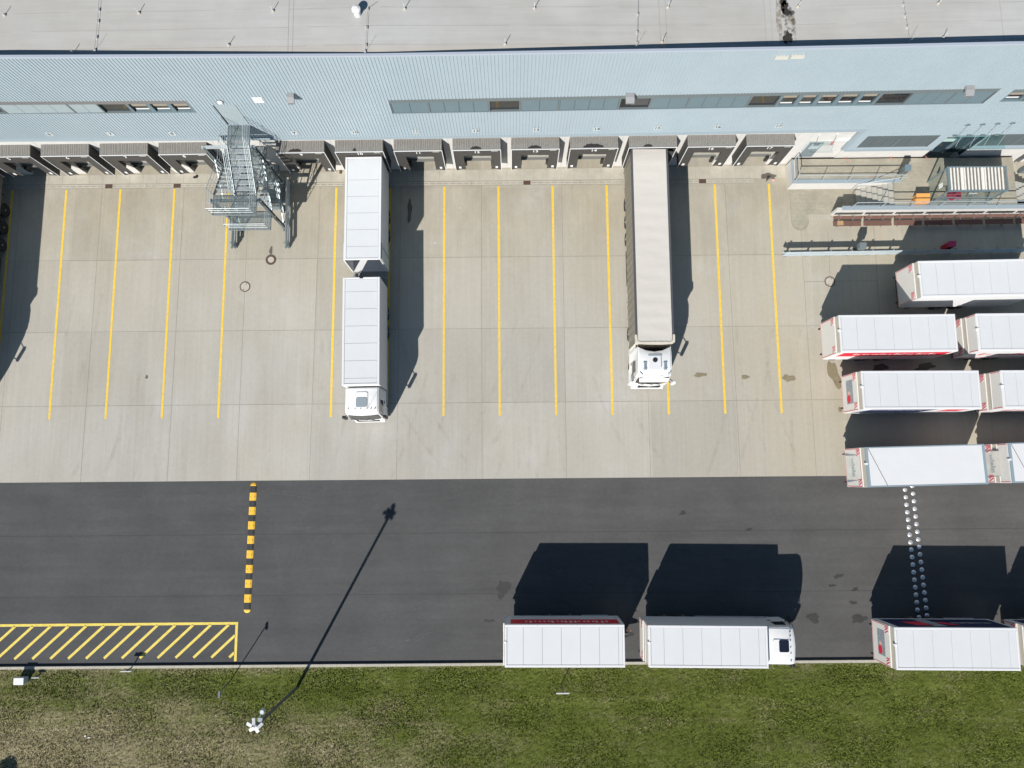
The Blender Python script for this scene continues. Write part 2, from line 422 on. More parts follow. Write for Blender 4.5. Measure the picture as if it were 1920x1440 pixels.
# apron slabs in front of the docks, drain channel
ap = MB()
x = -60.0
while x < 20.2:
    w = min(.99, 20.28 - x); ap.quad((x + .012, 21.74, .006), (x + w - .012, 21.74, .006), (x + w - .012, 22.60 + x * BW_ROT, .006), (x + .012, 22.60 + x * BW_ROT, .006)); x += .995
struct('dock_apron', ap, SCREED)
ch = MB()
ch.quad((-60, 21.38, .005), (17.9, 21.38, .005), (17.9, 21.70, .005), (-60, 21.70, .005))
struct('drain_channel', ch, SCREED)
ch2 = MB(); x = -60.0
while x < 17.6: ch2.quad((x, 21.52, .009), (x + .40, 21.52, .009), (x + .40, 21.555, .009), (x, 21.555, .009)); x += .5
strip(ch2, (-60, 21.385), (17.9, 21.385), .022, .009); strip(ch2, (-60, 21.695), (17.9, 21.695), .022, .009)
for i in range(8): strip(ch2, (-45 + i * 8.0 + 2.1, 21.39), (-45 + i * 8.0 + 2.1, 21.69), .02, .009)
struct('drain_slot', ch2, JOINT)
ym = 0
for k in [q for q in range(-2, 14) if q != 4]:
    x = -32.78 + 3.9825 * k; a = MB(); strip(a, (x, 4.33), (x, 21.30), .15, .008)
    struct('bay_line', a, YELLOW)
# hatched no-parking field
hm = MB(); hz = .003
XR, YT, YB = -18.93, -9.70, -12.18
strip(hm, (-46, YT - .04), (XR + .09, YT), .17, hz)
strip(hm, (XR, YT - .09), (XR, YB), .17, hz)
for i in range(24):
    xb = -19.35 - 1.213 * i; yb = -11.93; n = 0
    dx, dy = 2.30, 2.14; t = min(1.0, (XR - .09 - xb) / dx)
    if t < .12: continue
    a = (xb, yb); b = (xb + dx * t, yb + dy * t)
    strip(hm, a, b, .17, hz)
struct('hatched_marking', hm, HYELLOW)
# kerb and verge
kb = MB(); x = -70.0
while x < 70: kb.box(x + .004, ROAD_S - .17, -.2, x + .996, ROAD_S, .15); x += 1.0
struct('kerb', kb, KERB)
nx, ny = 560, 90
X = np.linspace(-55, 55, nx); Y = ROAD_S - .165 - np.linspace(0, 1, ny) ** 1.05 * 13
gx, gy = np.meshgrid(X, Y)
zz = .115 + rng.normal(0, .016, gx.shape) + .03 * np.sin(gx * .7 + 1) * np.sin(gy * 1.3)
zz[0, :] = .13
vv = np.stack([gx, gy, zz], -1).reshape(-1, 3)
idx = np.arange(nx * ny).reshape(ny, nx)
ff = np.stack([idx[1:, :-1], idx[1:, 1:], idx[:-1, 1:], idx[:-1, :-1]], -1).reshape(-1, 4)
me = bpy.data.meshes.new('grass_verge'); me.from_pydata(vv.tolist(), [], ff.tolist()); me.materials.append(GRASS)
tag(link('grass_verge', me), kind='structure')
N = 120000
px = rng.uniform(-38, 39, N); py = ROAD_S - .2 - rng.uniform(0, 1, N) * 7.6
cl = (np.sin(px * 2.1 + 3 * np.sin(py * 1.7)) + np.sin(py * 3.3 + px * .9)) * .25 + .5
hgt = rng.uniform(.05, .11, N) * (.95 + .2 * cl); ang = rng.uniform(0, 2 * np.pi, N); wd = rng.uniform(.018, .045, N); ln = rng.uniform(.02, .13, N)
la = rng.uniform(0, 2 * np.pi, N)
b0 = np.stack([px - np.cos(ang) * wd, py - np.sin(ang) * wd, np.full(N, .10)], -1); b1 = np.stack([px + np.cos(ang) * wd, py + np.sin(ang) * wd, np.full(N, .10)], -1)
tp = np.stack([px + np.cos(la) * ln, py + np.sin(la) * ln, .10 + hgt], -1)
vv = np.stack([b0, b1, tp], 1).reshape(-1, 3)
me = bpy.data.meshes.new('grass_blades'); me.vertices.add(3 * N); me.vertices.foreach_set('co', vv.ravel())
me.loops.add(3 * N); me.loops.foreach_set('vertex_index', np.arange(3 * N)); me.polygons.add(N)
me.polygons.foreach_set('loop_start', np.arange(0, 3 * N, 3)); me.polygons.foreach_set('loop_total', np.full(N, 3)); me.update(calc_edges=True)
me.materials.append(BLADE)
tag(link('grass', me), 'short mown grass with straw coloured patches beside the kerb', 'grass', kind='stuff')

# stains and scuffs
st = [('oil_stain', OIL, .010, [(1479, 709, .42, .26, 0), (1397, 707, .30, .14, .2), (1313, 703, .50, .14, 0), (1564, 702, .38, 1.0, .25), (1575, 768, .12, .2, 0)]),
      ('oil_stain', OILD, .010, [(768, 395, .18, .78, 0), (1650, 690, .5, .3, 0), (1735, 688, .7, .26, .1), (1440, 330, .5, .25, 0), (275, 707, .1, .12, 0), (508, 470, .1, .35, 0)]),
      ('damp_patch', OILA, .001, [(943, 1104, .45, .55, .3), (917, 1164, .35, .12, 0), (1525, 1158, .45, .3, .2), (1572, 1080, .30, .14, .3), (1603, 1105, .25, .1, .2), (1600, 1130, .3, .1, 0), (1610, 1160, .5, .28, .3), (1280, 962, .2, .15, 0), (1405, 993, .2, .1, .5), (1560, 1098, .2, .1, 0)])]
for nm, m, z, lst in st:
    for u, v, rx, ry, ro in lst:
        q = at(u, v); struct(nm, flat(blob(q.x, q.y, rx, ry, ro, 26, .30 if nm == 'oil_stain' else .42), z), m)
sk = MB()
for pts in (((690, 1220), (760, 1205), (810, 1188)), ((690, 1163), (760, 1148), (815, 1120)), ((690, 1222), (720, 1215)), ((340, 918), (385, 937), (455, 967)), ((505, 980), (560, 990), (630, 992)), ((490, 918), (540, 925), (585, 932))):
    for j in range(4):
        o = random.uniform(-.14, .14)
        for a, b in zip(pts, pts[1:]):
            p, q = at(*a), at(*b)
            for s in range(5):
                if random.random() < .5: continue
                t0, t1 = s / 5, (s + random.uniform(.3, 1)) / 5
                strip(sk, p.lerp(q, t0) + Vector((0, o, 0)), p.lerp(q, t1) + Vector((0, o, 0)), random.uniform(.012, .03), .001 + .0004 * j)
struct('tyre_scuffs', sk, SKID)
RUB, SCUF = film('rubber_film', (.26, .245, .22), .10, .9), film('scuff_film', (.17, .167, .16), .30, 1.0)
for j in range(18):                                                       # reversing and turning arcs in the yard
    x0, y0 = random.uniform(-33, 19), random.uniform(1.0, 14.0); r = random.choice((-1, 1)) * random.uniform(14, 45); a0 = random.uniform(-.25, .25); n = 16; l = random.uniform(5, 13)
    for side in (0, 2.0):
        m = MB(); p = None
        for i in range(n + 1):
            d = l * i / n; th = a0 + d / r; q = (x0 + side + r * (math.cos(a0) - math.cos(th)) , y0 - r * (math.sin(th) - math.sin(a0)) * (1 if r > 0 else 1))
            if p: strip(m, p, q, .24, .0055 + j * .00008)
            p = q
        struct('tyre_marks', m, RUB)
for j in range(9):
    x0, y0 = random.uniform(-30, 24), random.uniform(-10, -2); r = random.choice((-1, 1)) * random.uniform(16, 60); l = random.uniform(6, 16); n = 16
    for side in (0, 2.0):
        m = MB(); p = None
        for i in range(n + 1):
            d = l * i / n; q = (x0 + d, y0 + (side + d * d / (2 * r)))
            if YARD_S - .2 < q[1] or q[1] < ROAD_S + .3: break
            if p: strip(m, p, q, .26, .0012 + j * .00008)
            p = q
        if m.f: struct('tyre_marks', m, SCUF)
# manholes and gully grates
for u, v, solid, lab in ((459.5, 537.5, 0, 'round manhole with thin rusty ring and two lifting holes left of the white truck'), (508, 487, 1, 'round manhole with broad rusty ring just below the steel stair barriers'), (1556, 528, 0, 'round manhole with thin rusty ring beside the shadow of the parked trailers')):
    q = at(u, v); t = thing('manhole_cover', lab, 'manhole cover', (q.x, q.y, .002), 0, 'manholes in the concrete yard')
    ri = .225 if solid else .315
    MB().lathe([(.385, 0), (.385, .012), (ri, .012), (ri, 0)], 32).build('iron_ring', IRON, t)
    c = MB().lathe([(ri - .003, 0), (ri - .003, .010)], 28)
    c.build('concrete_infill', COVER, t)
    if not solid:
        for s in (-1, 1): MB().lathe([(.035, .0), (.035, .014)], 10, (s * .10, s * .21, 0)).build('lifting_hole', BLACK, t)
for i, (u, v) in enumerate(((204.5, 345), (332.5, 344), (988, 341.5), (1317, 334.5), (639, 322))):
    q = at(u, v); y = 21.54 if i != 4 else q.y
    t = thing('gully_grate', ('brown iron gully grate in the drain channel below dock 6', 'brown iron gully grate in the drain channel left of the steel stair', 'brown iron gully grate in the drain channel below docks 12 and 13', 'brown iron gully grate in the drain channel below dock 16', 'small rust spot plate on the apron left of the white trailer')[i], 'gully grate', (q.x, y, .006), 0, 'gully grates in the drain channel')
    w = .26 if i != 4 else .10
    fr = MB(); fr.box(-w, -.15, 0, w, -.12, .012); fr.box(-w, .12, 0, w, .15, .012); fr.box(-w, -.12, 0, -w + .03, .12, .012); fr.box(w - .03, -.12, 0, w, .12, .012); fr.build('frame', IRON, t)
    gb = MB(); gb.box(-w + .03, -.12, 0, w - .03, .12, .004)
    for k in range(6): gb.box(-w + .05, -.10 + k * .036, .004, w - .05, -.082 + k * .036, .010)
    gb.build('grating', IRON, t)

# ------------------------------------------------------------------ warehouse
wh = thing('warehouse', 'long warehouse with blue grey ribbed cladding above white loading docks', 'warehouse', (0, BW_Y, 0), BW_ROT)


def lerp_tab(tab):
    xs, zs = zip(*tab); return lambda x: float(np.interp(x, xs, zs))


f_bot = lerp_tab([(-33, 5.75), (-21, 5.52), (-9, 5.34), (7, 5.34), (23, 5.42)])
f_par = lerp_tab([(-27, 14.95), (-7.3, 14.61), (15, 14.70), (27, 14.86)])
fA0, fA1 = (lambda x: 8.78 + (x + 19.4) * -.012), (lambda x: 10.23 + (x + 19.3) * -.016)
fB0, fB1 = (lambda x: 8.30 + (x + 7.3) * .0057), (lambda x: 9.96 + (x + 7.3) * .0092)
fC0, fC1 = (lambda x: 8.70), (lambda x: 10.15)
c_ = lambda v: (lambda x: v)
PITCH = .2035


def clad(mb, x0, x1, f0, f1):
    prof = [(0, -.034), (.146, -.034), (.156, -.006), (.190, -.006), (PITCH, -.034)]
    pts = []; k = math.floor((x0 + 60) / PITCH)
    while True:
        b = -60 + k * PITCH
        if b > x1 + PITCH: break
        for dx, y in prof[:-1]: pts.append((b + dx, y))
        k += 1
    out = [(x, y) for x, y in pts if x0 <= x <= x1]
    yi = lambda X: float(np.interp(X, [p[0] for p in pts], [p[1] for p in pts]))
    out = [(x0, yi(x0))] + out + [(x1, yi(x1))]
    v = []; f = []
    for x, y in out: v += [(x, y, f0(x)), (x, y, f1(x))]
    n = len(out)
    f = [(2 * i, 2 * i + 2, 2 * i + 3, 2 * i + 1) for i in range(n - 1)]
    mb.add(v, f)
    v2 = []
    for x, y in out: v2 += [(x, y, f0(x)), (x, .12, f0(x)), (x, y, f1(x)), (x, .12, f1(x))]
    mb.add(v2, [(4 * i, 4 * i + 1, 4 * i + 5, 4 * i + 4) for i in range(n - 1)] + [(4 * i + 2, 4 * i + 6, 4 * i + 7, 4 * i + 3) for i in range(n - 1)])


cm = MB(); low = c_(2.42); top = lambda x: f_par(x) - .10
segs = [(-58, -19.38, f_bot, [(fA0, fA1)]), (-19.38, -18.04, f_bot, []), (-18.04, -16.64, f_bot, [(c_(7.25), c_(9.66))]), (-16.64, -7.34, f_bot, []),
        (-7.34, 23.46, f_bot, [(fB0, fB1)]), (23.46, 24.25, low, [(fB0, fB1)]), (24.25, 29.2, low, [(c_(2.68), c_(4.42)), (fB0, fB1)]), (29.2, 29.33, low, [(fB0, fB1)]),
        (29.33, 29.85, low, []), (29.85, 30.2, c_(4.1), []), (30.2, 32.45, c_(4.1), [(fC0, fC1)]), (32.45, 32.6, low, [(fC0, fC1)]), (32.6, 37.6, low, [(c_(2.68), c_(4.42)), (fC0, fC1)]), (37.6, 58, low, [(fC0, fC1)])]
for x0, x1, fb, holes in segs:
    z = fb
    for a, b in holes: clad(cm, x0, x1, z, a); z = b
    clad(cm, x0, x1, z, top)
cm.build('cladding', CLAD, wh)
# drip flashing along the foot of the cladding
tm = MB()
xs = [-58, -45, -33, -21, -9, 7, 23.46]
for a, b in zip(xs, xs[1:]):
    for (y0, y1, o0, o1, mi) in ((-.07, .12, 0, -.26, 0),):
        za, zb = f_bot(a), f_bot(b)
        v = [(a, y0, za + o0), (b, y0, zb + o0), (b, y0 - .012, zb + o1), (a, y0 - .012, za + o1), (a, .12, za + o0), (b, .12, zb + o0), (b, .12, zb + o1), (a, .12, za + o1)]
        tm.add(v, [(3, 2, 1, 0), (0, 1, 5, 4), (2, 3, 7, 6), (1, 2, 6, 5), (3, 0, 4, 7)])
tm.box(23.30, -.10, 2.42, 23.62, .10, f_bot(23.4) - .27); tm.box(23.30, -.10, f_bot(23.4) - .268, 23.66, .10, f_bot(23.4) + .02)
tm.box(23.625, -.075, 2.22, 29.85, .10, 2.44); tm.box(32.45, -.075, 2.22, 58, .10, 2.44)
tm.build('flashing', TRIM, wh)
# parapet cap and roof
pc = MB(); xs = [-58, -27, -7.3, 15, 27, 58]
for a, b in zip(xs, xs[1:]):
    za, zb = f_par(a), f_par(b)
    pc.add([(a, -.075, za - .13), (b, -.075, zb - .13), (b, -.075, zb), (a, -.075, za), (a, .06, za + .004), (b, .06, zb + .004), (b, .06, zb - .9), (a, .06, za - .9)], [(0, 1, 2, 3), (3, 2, 5, 4), (4, 5, 6, 7)])
pc.build('parapet_cap', CAP, wh)
f_roof = lerp_tab([(-70, 14.5), (-33, 14.42), (-27, 14.40), (-7, 14.47), (15, 14.02), (22, 14.12), (30, 14.16), (70, 14.4)])
rm = MB(); xs = list(np.linspace(-58, 58, 59)); ys = [.22, 40]
for a, b in zip(xs, xs[1:]): rm.quad((a, .05, f_roof(a)), (b, .05, f_roof(b)), (b, 42, f_roof(b)), (a, 42, f_roof(a)))
for yy in (.62, 1.72, 2.80, 3.9, 5.0):
    xs2 = sorted(set([-58, 58] + [float(q) for q in np.linspace(-58, 58, 117)]))
    for a, b in zip(xs2, xs2[1:]):
        if random.random() < .14: continue
        w = .012 + .010 * random.random(); o = .006 * math.sin(a * .7) + (0.03 if a > -11.9 else 0)
        rm.quad((a, yy + o, f_roof(a) + .006), (b, yy + o, f_roof(b) + .006), (b, yy + o + w, f_roof(b) + .006), (a, yy + o + w, f_roof(a) + .006), 1)
for xx in (-12.0, -11.75, 8.2, 8.55, 14.0, 14.35, 26.9): rm.quad((xx, .23, f_roof(xx) + .008), (xx + .022, .23, f_roof(xx) + .008), (xx + .022, 8, f_roof(xx) + .008), (xx, 8, f_roof(xx) + .008), 1)
roof = rm.build('roof', [ROOF, mat('roof_weld', (.33, .315, .285), .8)], wh)
dm = MB()
for u, v, rx, ry in ((1473, 12, .28, .55), (1478, 24, .30, .26), (1477, 72, .34, .46), (1470, 2, .24, .5), (1476, 47, .14, .22), (1470, 33, .13, .3), (1482, 62, .16, .2), (1468, 18, .1, .3)):
    q = at(u, v, 14.05); dm.add([(x, y - BW_Y - BW_ROT * q.x, 14.062) for x, y in blob(q.x, q.y, rx, ry, 0, 34, .42)], [tuple(range(34))])
dm.build('dirt_patch', film('gutter_grime', (.030, .026, .022), 1.0, 2.6), roof)
dm = MB()
for u, v, rx, ry in ((1473, 14, .17, .40), (1477, 71, .22, .36), (1470, 1, .14, .4)):
    q = at(u, v, 14.05); dm = MB(); dm.add([(x, y - BW_Y - BW_ROT * q.x, 14.068) for x, y in blob(q.x, q.y, rx, ry, 0, 40, .5)], [tuple(range(40))]); dm.build('dirt_patch', DIRT, roof)
for u, v, rx, ry, in ((1461, 40, .13, 1.5), (1489, 50, .12, .9), (1482, 40, .25, .6)):
    q = at(u, v, 14.05); dm = MB(); dm.add([(x, y - BW_Y - BW_ROT * q.x, 14.056) for x, y in blob(q.x, q.y, rx, ry, 0, 34, .35)], [tuple(range(34))]); dm.build('dirt_patch', film('pale_grime', (.26, .20, .13), .75, 2.2), roof)
# solid core behind the cladding
co = MB(); co.box(-58, .26, 4.9, 58, .215 + .25, 13.9); co.box(23.2, .26, 0, 29.85, .46, 4.9); co.box(32.45, .26, 0, 58, .46, 4.9); co.box(-58, .22, 13.9, 58, .46, 13.95)
co.build('inner_wall', PANEL, wh)
# white precast base with one opening per dock
DOCK = [-6.27 + 3.968 * (k - 11) for k in range(1, 18)]
DOCKS = [(k, x) for k, x in zip(list(range(2, 9)) + [None] + list(range(9, 18)), DOCK) if k]
bm = MB(); edges = [-58.0]
for k, x in DOCKS: edges += [x - 1.28, x + 1.28]
edges.append(23.46)
for i in range(0, len(edges), 2): bm.box(edges[i], .10, -.02, edges[i + 1], .34, 5.6)
for k, x in DOCKS: bm.box(x - 1.28, .10, 4.3, x + 1.28, .34, 5.6)
bm.box(23.46, .02, 0, 29.85, .30, 2.23); bm.box(32.45, .02, 0, 58, .30, 2.23)
base = bm.build('base_wall', PANEL, wh)
pj = MB()
for i in range(-12, 9): x = .36 + 3.968 * i - .66; pj.box(x, .092, .0, x + .022, .12, 5.3) if x < 19.6 else None
pj.box(20.6, .092, 4.62, 23.4, .12, 4.64); pj.box(20.45, .092, 1.2, 20.47, .12, 5.1)
pj.build('panel_joint', mat('panel_joint_grey', (.40, .38, .35), .8), base)
for k, x in DOCKS:
    d = MB(); d.box(x - 1.28, .30, 1.25, x + 1.28, .36, 4.3)
    dd = d.build('dock_door', mat('dock_door_grey', (.33, .32, .29), .55), wh)
    MB().box(x - 1.02, .20, 1.98, x + 1.02, .30, 2.24).build('light_strip', WHITE, dd)
    l = MB(); l.box(x - 1.28, .12, 1.16, x + 1.28, .42, 1.27); l.box(x - 1.28, .86, 0, x + 1.28, .9, 1.16)
    l.box(x - 1.28, .42, 1.17, x + 1.28, .9, 1.22)
    lv = l.build('dock_leveller', mat('leveller_steel', (.15, .15, .145), .6), wh)
    for s in (-1, 1): MB().box(x + s * .98 - .11, -.06, .75, x + s * .98 + .11, .10, 1.35).build('buffer', BLACK, lv)


# windows: x0, x1, kind
def window(x0, x1, f0, f1, kind, housing=True):
    z0, z1 = (f0(x0) + f0(x1)) / 2, (f1(x0) + f1(x1)) / 2 - (.36 if housing else 0)
    fr = MB(); t = .05 if kind != 'sash' else .13
    fr.box(x0, .0, z0, x1, .20, z0 + t); fr.box(x0, .0, z1 - .03, x1, .20, z1)
    fr.box(x0, .0, z0 + t, x0 + t, .20, z1 - .03); fr.box(x1 - t, .0, z0 + t, x1, .20, z1 - .03)
    w = fr.build('window', SLATE if kind != 'sash' else BLINDM, wh)
    a, b, c, d = x0 + t, x1 - t, z0 + t, z1 - .03
    if kind.startswith('blind'):
        m = {'blind': BLINDM, 'blindL': BLINDL, 'blindD': BLINDD}[kind]
        n = max(1, round((b - a) / .92)); bl = MB(); st = (b - a) / n
        for i in range(n): bl.box(a + i * st + .012, .03, c, a + (i + 1) * st - .012, .07, d)
        bl.box(a, .075, c, b, .10, d)
        bl.build('blind', m, w)
    else:
        MB().box(a, .13, c, b, .15, d).build('pane', DGLASS, w)
        if kind == 'sash':
            MB().box(a + .12, .115, c + .10, b - .10, .128, c + .23).build('sill', WPLATE, w)
            MB().box(a + .06, .117, d - .46, b - .04, .127, d).build('roller_blind', mat('beige_roller_blind', (.27, .235, .19), .7), w)


def band(x0, x1, f1, name='blind_housing', h=.36, m=SLATE):
    z0, z1 = f1(x0), f1(x1)
    b = MB(); b.add([(x0, -.03, z0 - h), (x1, -.03, z1 - h), (x1, -.03, z1 - .02), (x0, -.03, z0 - .02), (x0, .2, z0 - h), (x1, .2, z1 - h), (x1, .2, z1 - .02), (x0, .2, z0 - .02)],
                    [(0, 1, 2, 3), (3, 2, 6, 7), (1, 0, 4, 5), (0, 3, 7, 4), (2, 1, 5, 6)])
    b.build(name, m, wh)


band(-58, -19.38, fA1, m=mat('housing_brown_grey', (.155, .155, .16), .5)); band(-7.34, 29.33, fB1); band(30.2, 58, fC1)
A = [(-46, -42, 'blindL'), (-42, -38.5, 'blindL'), (-38.5, -35, 'blindL'), (-35, -33.0, 'blindL'), (-33.0, -30.95, 'glass'), (-30.95, -26.75, 'blindL'), (-26.75, -24.95, 'blindL'), (-24.95, -23.2, 'glass'), (-23.2, -21.9, 'sash'), (-21.9, -20.65, 'sash'), (-20.65, -19.42, 'sash')]
for x0, x1, k in A: window(x0, x1, fA0, fA1, k)
B = [(-7.32, -5.0, 'blind'), (-5.0, -1.3, 'blind'), (-1.3, .6, 'glass'), (.6, 3.0, 'blind'), (3.0, 6.7, 'blind'), (6.7, 8.6, 'glass'), (8.6, 10.9, 'blind'), (10.9, 14.65, 'blind'), (14.65, 16.45, 'glass'), (16.45, 17.65, 'sash'), (17.65, 18.8, 'sash'),
     (18.8, 20.05, 'sash'), (20.05, 21.3, 'sash'), (21.3, 22.5, 'sash'), (22.5, 24.4, 'glass'), (24.4, 27.0, 'blind'), (27.0, 29.3, 'blind')]
for x0, x1, k in B: window(x0, x1, fB0, fB1, k)
for x0, x1, k in ((30.2, 31.5, 'sash'), (31.5, 33.4, 'glass'), (33.4, 37, 'blind'), (37, 41, 'blind'), (41, 45, 'blind')): window(x0, x1, fC0, fC1, k)
for a, b in ((24.25, 29.2), (32.6, 37.6)):
    band(a, b, c_(4.42), 'blind_housing', .42, BLINDD)
    n = 2; w = (b - a) / n
    for i in range(n): window(a + i * w, a + (i + 1) * w, c_(2.68), c_(4.36), 'blindD')
# emergency door behind the stair and the doors by the platform
d = MB(); d.box(-17.98, .0, 7.25, -16.70, .06, 9.62).build('steel_door', DOORG, wh)
e = MB(); e.box(20.75, .07, 1.17, 21.75, .12, 3.35)
ed = e.build('side_door', mat('door_blue_grey', (.16, .195, .215), .5), wh)
MB().box(20.98, .05, 2.45, 21.66, .075, 3.2).build('pane', mat('bright_pane', (.40, .46, .50), .15), ed); MB().box(20.60, .05, 2.2, 20.74, .13, 3.35).build('pane', mat('bright_pane', (.55, .66, .70), .15), ed)
MB().box(21.12, .03, 3.0, 21.5, .055, 3.28).build('notice', SLATE, ed)
for x, z in ((22.05, 3.62), (20.9, 4.55), (22.1, 4.6)): MB().box(x - .06, .05, z - .06, x + .06, .10, z + .06).build('wall_fitting', ALU, base)
text('2', .62, RED, wh, (22.33, .085, 3.22), name='door_number'); MB().box(22.5, .085, 3.55, 23.5, .10, 3.95).build('notice_board', WHITE, wh)
MB().box(21.75, .075, 3.0, 22.05, .10, 3.35).build('notice_board', mat('notice_grey', (.45, .46, .47), .5), wh)
en = MB(); en.box(29.86, .30, 1.15, 32.44, .36, 4.1); en.box(29.86, .0, 1.15, 29.9, .3, 4.1); en.box(32.40, .0, 1.15, 32.44, .3, 4.1); en.box(29.9, .0, 4.04, 32.4, .3, 4.1)
eg = en.build('glass_entrance', mat('entrance_dark', (.02, .035, .045), .15), wh)
for x in (29.95, 31.1, 31.25, 32.3): MB().box(x, .22, 1.17, x + .07, .295, 4.0).build('frame', SBLUE, eg)
MB().box(30.2, .24, 2.9, 31.0, .28, 3.3).build('notice', mat('notice_teal', (.35, .48, .46), .4), eg)
MB().box(32.44, .04, 2.44, 32.6, .2, 4.1).build('side_panel', CLAD, wh)
# glass canopy over the entrance, hung from rods
gc = thing('entrance_canopy', 'glass entrance canopy hung on four steel rods over the dark doorway', 'canopy', (0, BW_Y, 0), BW_ROT)
MB().box(30.15, -1.02, 4.36, 33.48, -.05, 4.375).build('glass_panel', CANOPY, gc)
pl = [wl(u, v) for u, v in ((1815, 233), (1843, 232), (1871, 230.5), (1899, 229.5))]
for i, (x, z) in enumerate(pl):
    MB().add([(x - .20, -.05, z - .07), (x + .20, -.05, z - .07), (x + .1, -.05, z + .10), (x - .1, -.05, z + .10), (x - .20, -.075, z - .07), (x + .20, -.075, z - .07), (x + .1, -.075, z + .10), (x - .1, -.075, z + .10)], [(4, 5, 6, 7), (0, 1, 5, 4), (2, 3, 7, 6), (1, 2, 6, 5), (3, 0, 4, 7)]).build('anchor_plate', SLATE, gc)
    MB().tube((x, -.07, z), (x - .02, -.86, 4.40), .016, 6).build('tie_rod', CHROME, gc)
    MB().box(x - .16, -.14, 4.42, x + .14, -.05, 4.50).build('bracket', SLATE, gc)
gd = thing('door_canopy', 'small clear glass canopy over the door marked 2', 'canopy', (0, BW_Y, 0), BW_ROT)
MB().box(20.6, -.75, 3.52, 22.2, .09, 3.532).build('glass_panel', SHGLASS, gd)
for x, z in ((20.9, 4.5), (22.1, 4.55)): MB().tube((x, .09, z), (x, -.6, 3.54), .012, 6).build('tie_rod', CHROME, gd)

# ------------------------------------------------------------------ dock shelters and wall signs
SH = {}


def shelter_meshes():
    W, ZT, ZB, YF = 1.62, 4.64, 1.42, -.70
    m = {}
    c = MB(); c.add([(-W, .09, ZT + .06), (W, .09, ZT + .06), (W, YF, ZT - .02), (-W, YF, ZT - .02), (-W, .09, ZT), (W, .09, ZT), (W, YF, ZT - .07), (-W, YF, ZT - .07)], [(3, 2, 1, 0), (4, 5, 6, 7), (7, 6, 2, 3), (0, 4, 7, 3), (1, 2, 6, 5)])
    for i in range(27):                                                   # folds of the cover
        x = -W + .06 + i * .12 + random.uniform(-.02, .02); c.add([(x, .08, ZT + .062), (x + .03, .08, ZT + .085), (x + .06, .08, ZT + .062), (x, YF + .03, ZT - .018), (x + .03, YF + .03, ZT + .004), (x + .06, YF + .03, ZT - .018)], [(0, 3, 4, 1), (1, 4, 5, 2)])
    m['top_cover'] = c.mesh('top_cover', RIBBED)
    for s, n in ((-1, 'L'), (1, 'R')):
        w = MB(); w.box(min(s * W, s * (W - .05)), YF + .02, ZB, max(s * W, s * (W - .05)), .09, ZT - .03)
        for i in range(14):
            z = ZB + .1 + i * .22; w.box(min(s * (W + .012), s * W), YF + .04, z, max(s * (W + .012), s * W), .08, z + .08)
        m['side' + n] = w.mesh('side_cover', RUBBER)
        f = MB(); nx_, nz_ = 6, 10; v = []
        for j in range(nz_ + 1):
            for i in range(nx_ + 1):
                t, q = i / nx_, j / nz_; bul = .07 * math.sin(t * 1.9) * (1 - .55 * q)
                wdt = .62 + .05 * (1 - q); v.append((s * (W - .04 - t * wdt), YF + .01 + bul, ZB + .0 + (ZT - .72 - ZB) * q + (.03 if j == 0 and 1 < i < 5 else 0)))
        fs = [(a * (nx_ + 1) + b, a * (nx_ + 1) + b + 1, (a + 1) * (nx_ + 1) + b + 1, (a + 1) * (nx_ + 1) + b) for a in range(nz_) for b in range(nx_)]
        f.add(v, fs if s < 0 else [tuple(reversed(q)) for q in fs]); m['flap' + n] = f.mesh('side_flap', RUBBER, True)
    h = MB(); v = []
    for j in range(6):
        for i in range(11): v.append((-W + .04 + (2 * W - .08) * i / 10, YF + .03 - .035 * math.sin(j / 5 * 2.4) + (.012 if i % 2 else 0), ZT - .05 - .90 * j / 5 + .03 * math.sin(i * .628) * (j == 5)))
    h.add(v, [(a * 11 + b, (a + 1) * 11 + b, (a + 1) * 11 + b + 1, a * 11 + b + 1) for a in range(5) for b in range(10)]); m['header'] = h.mesh('header_flap', RUBBER, True)
    e = MB(); e.box(-W - .01, YF - .035, ZT - .06, W + .01, YF, ZT); 
    for s in (-1, 1): e.box(s * W - .022, YF - .033, ZB, s * W + .022, YF - .002, ZT - .06)
    m['edge'] = e.mesh('edge_trim', ALU)
    m['plate'] = MB().box(-.085, YF - .005, 1.72, .085, YF + .02, 1.98).mesh('marker_plate', WHITE)
    m['tab'] = MB().box(.98, YF - .025, ZT - .22, 1.42, YF - .012, ZT - .16).mesh('label_strip', CREAM)
    return m


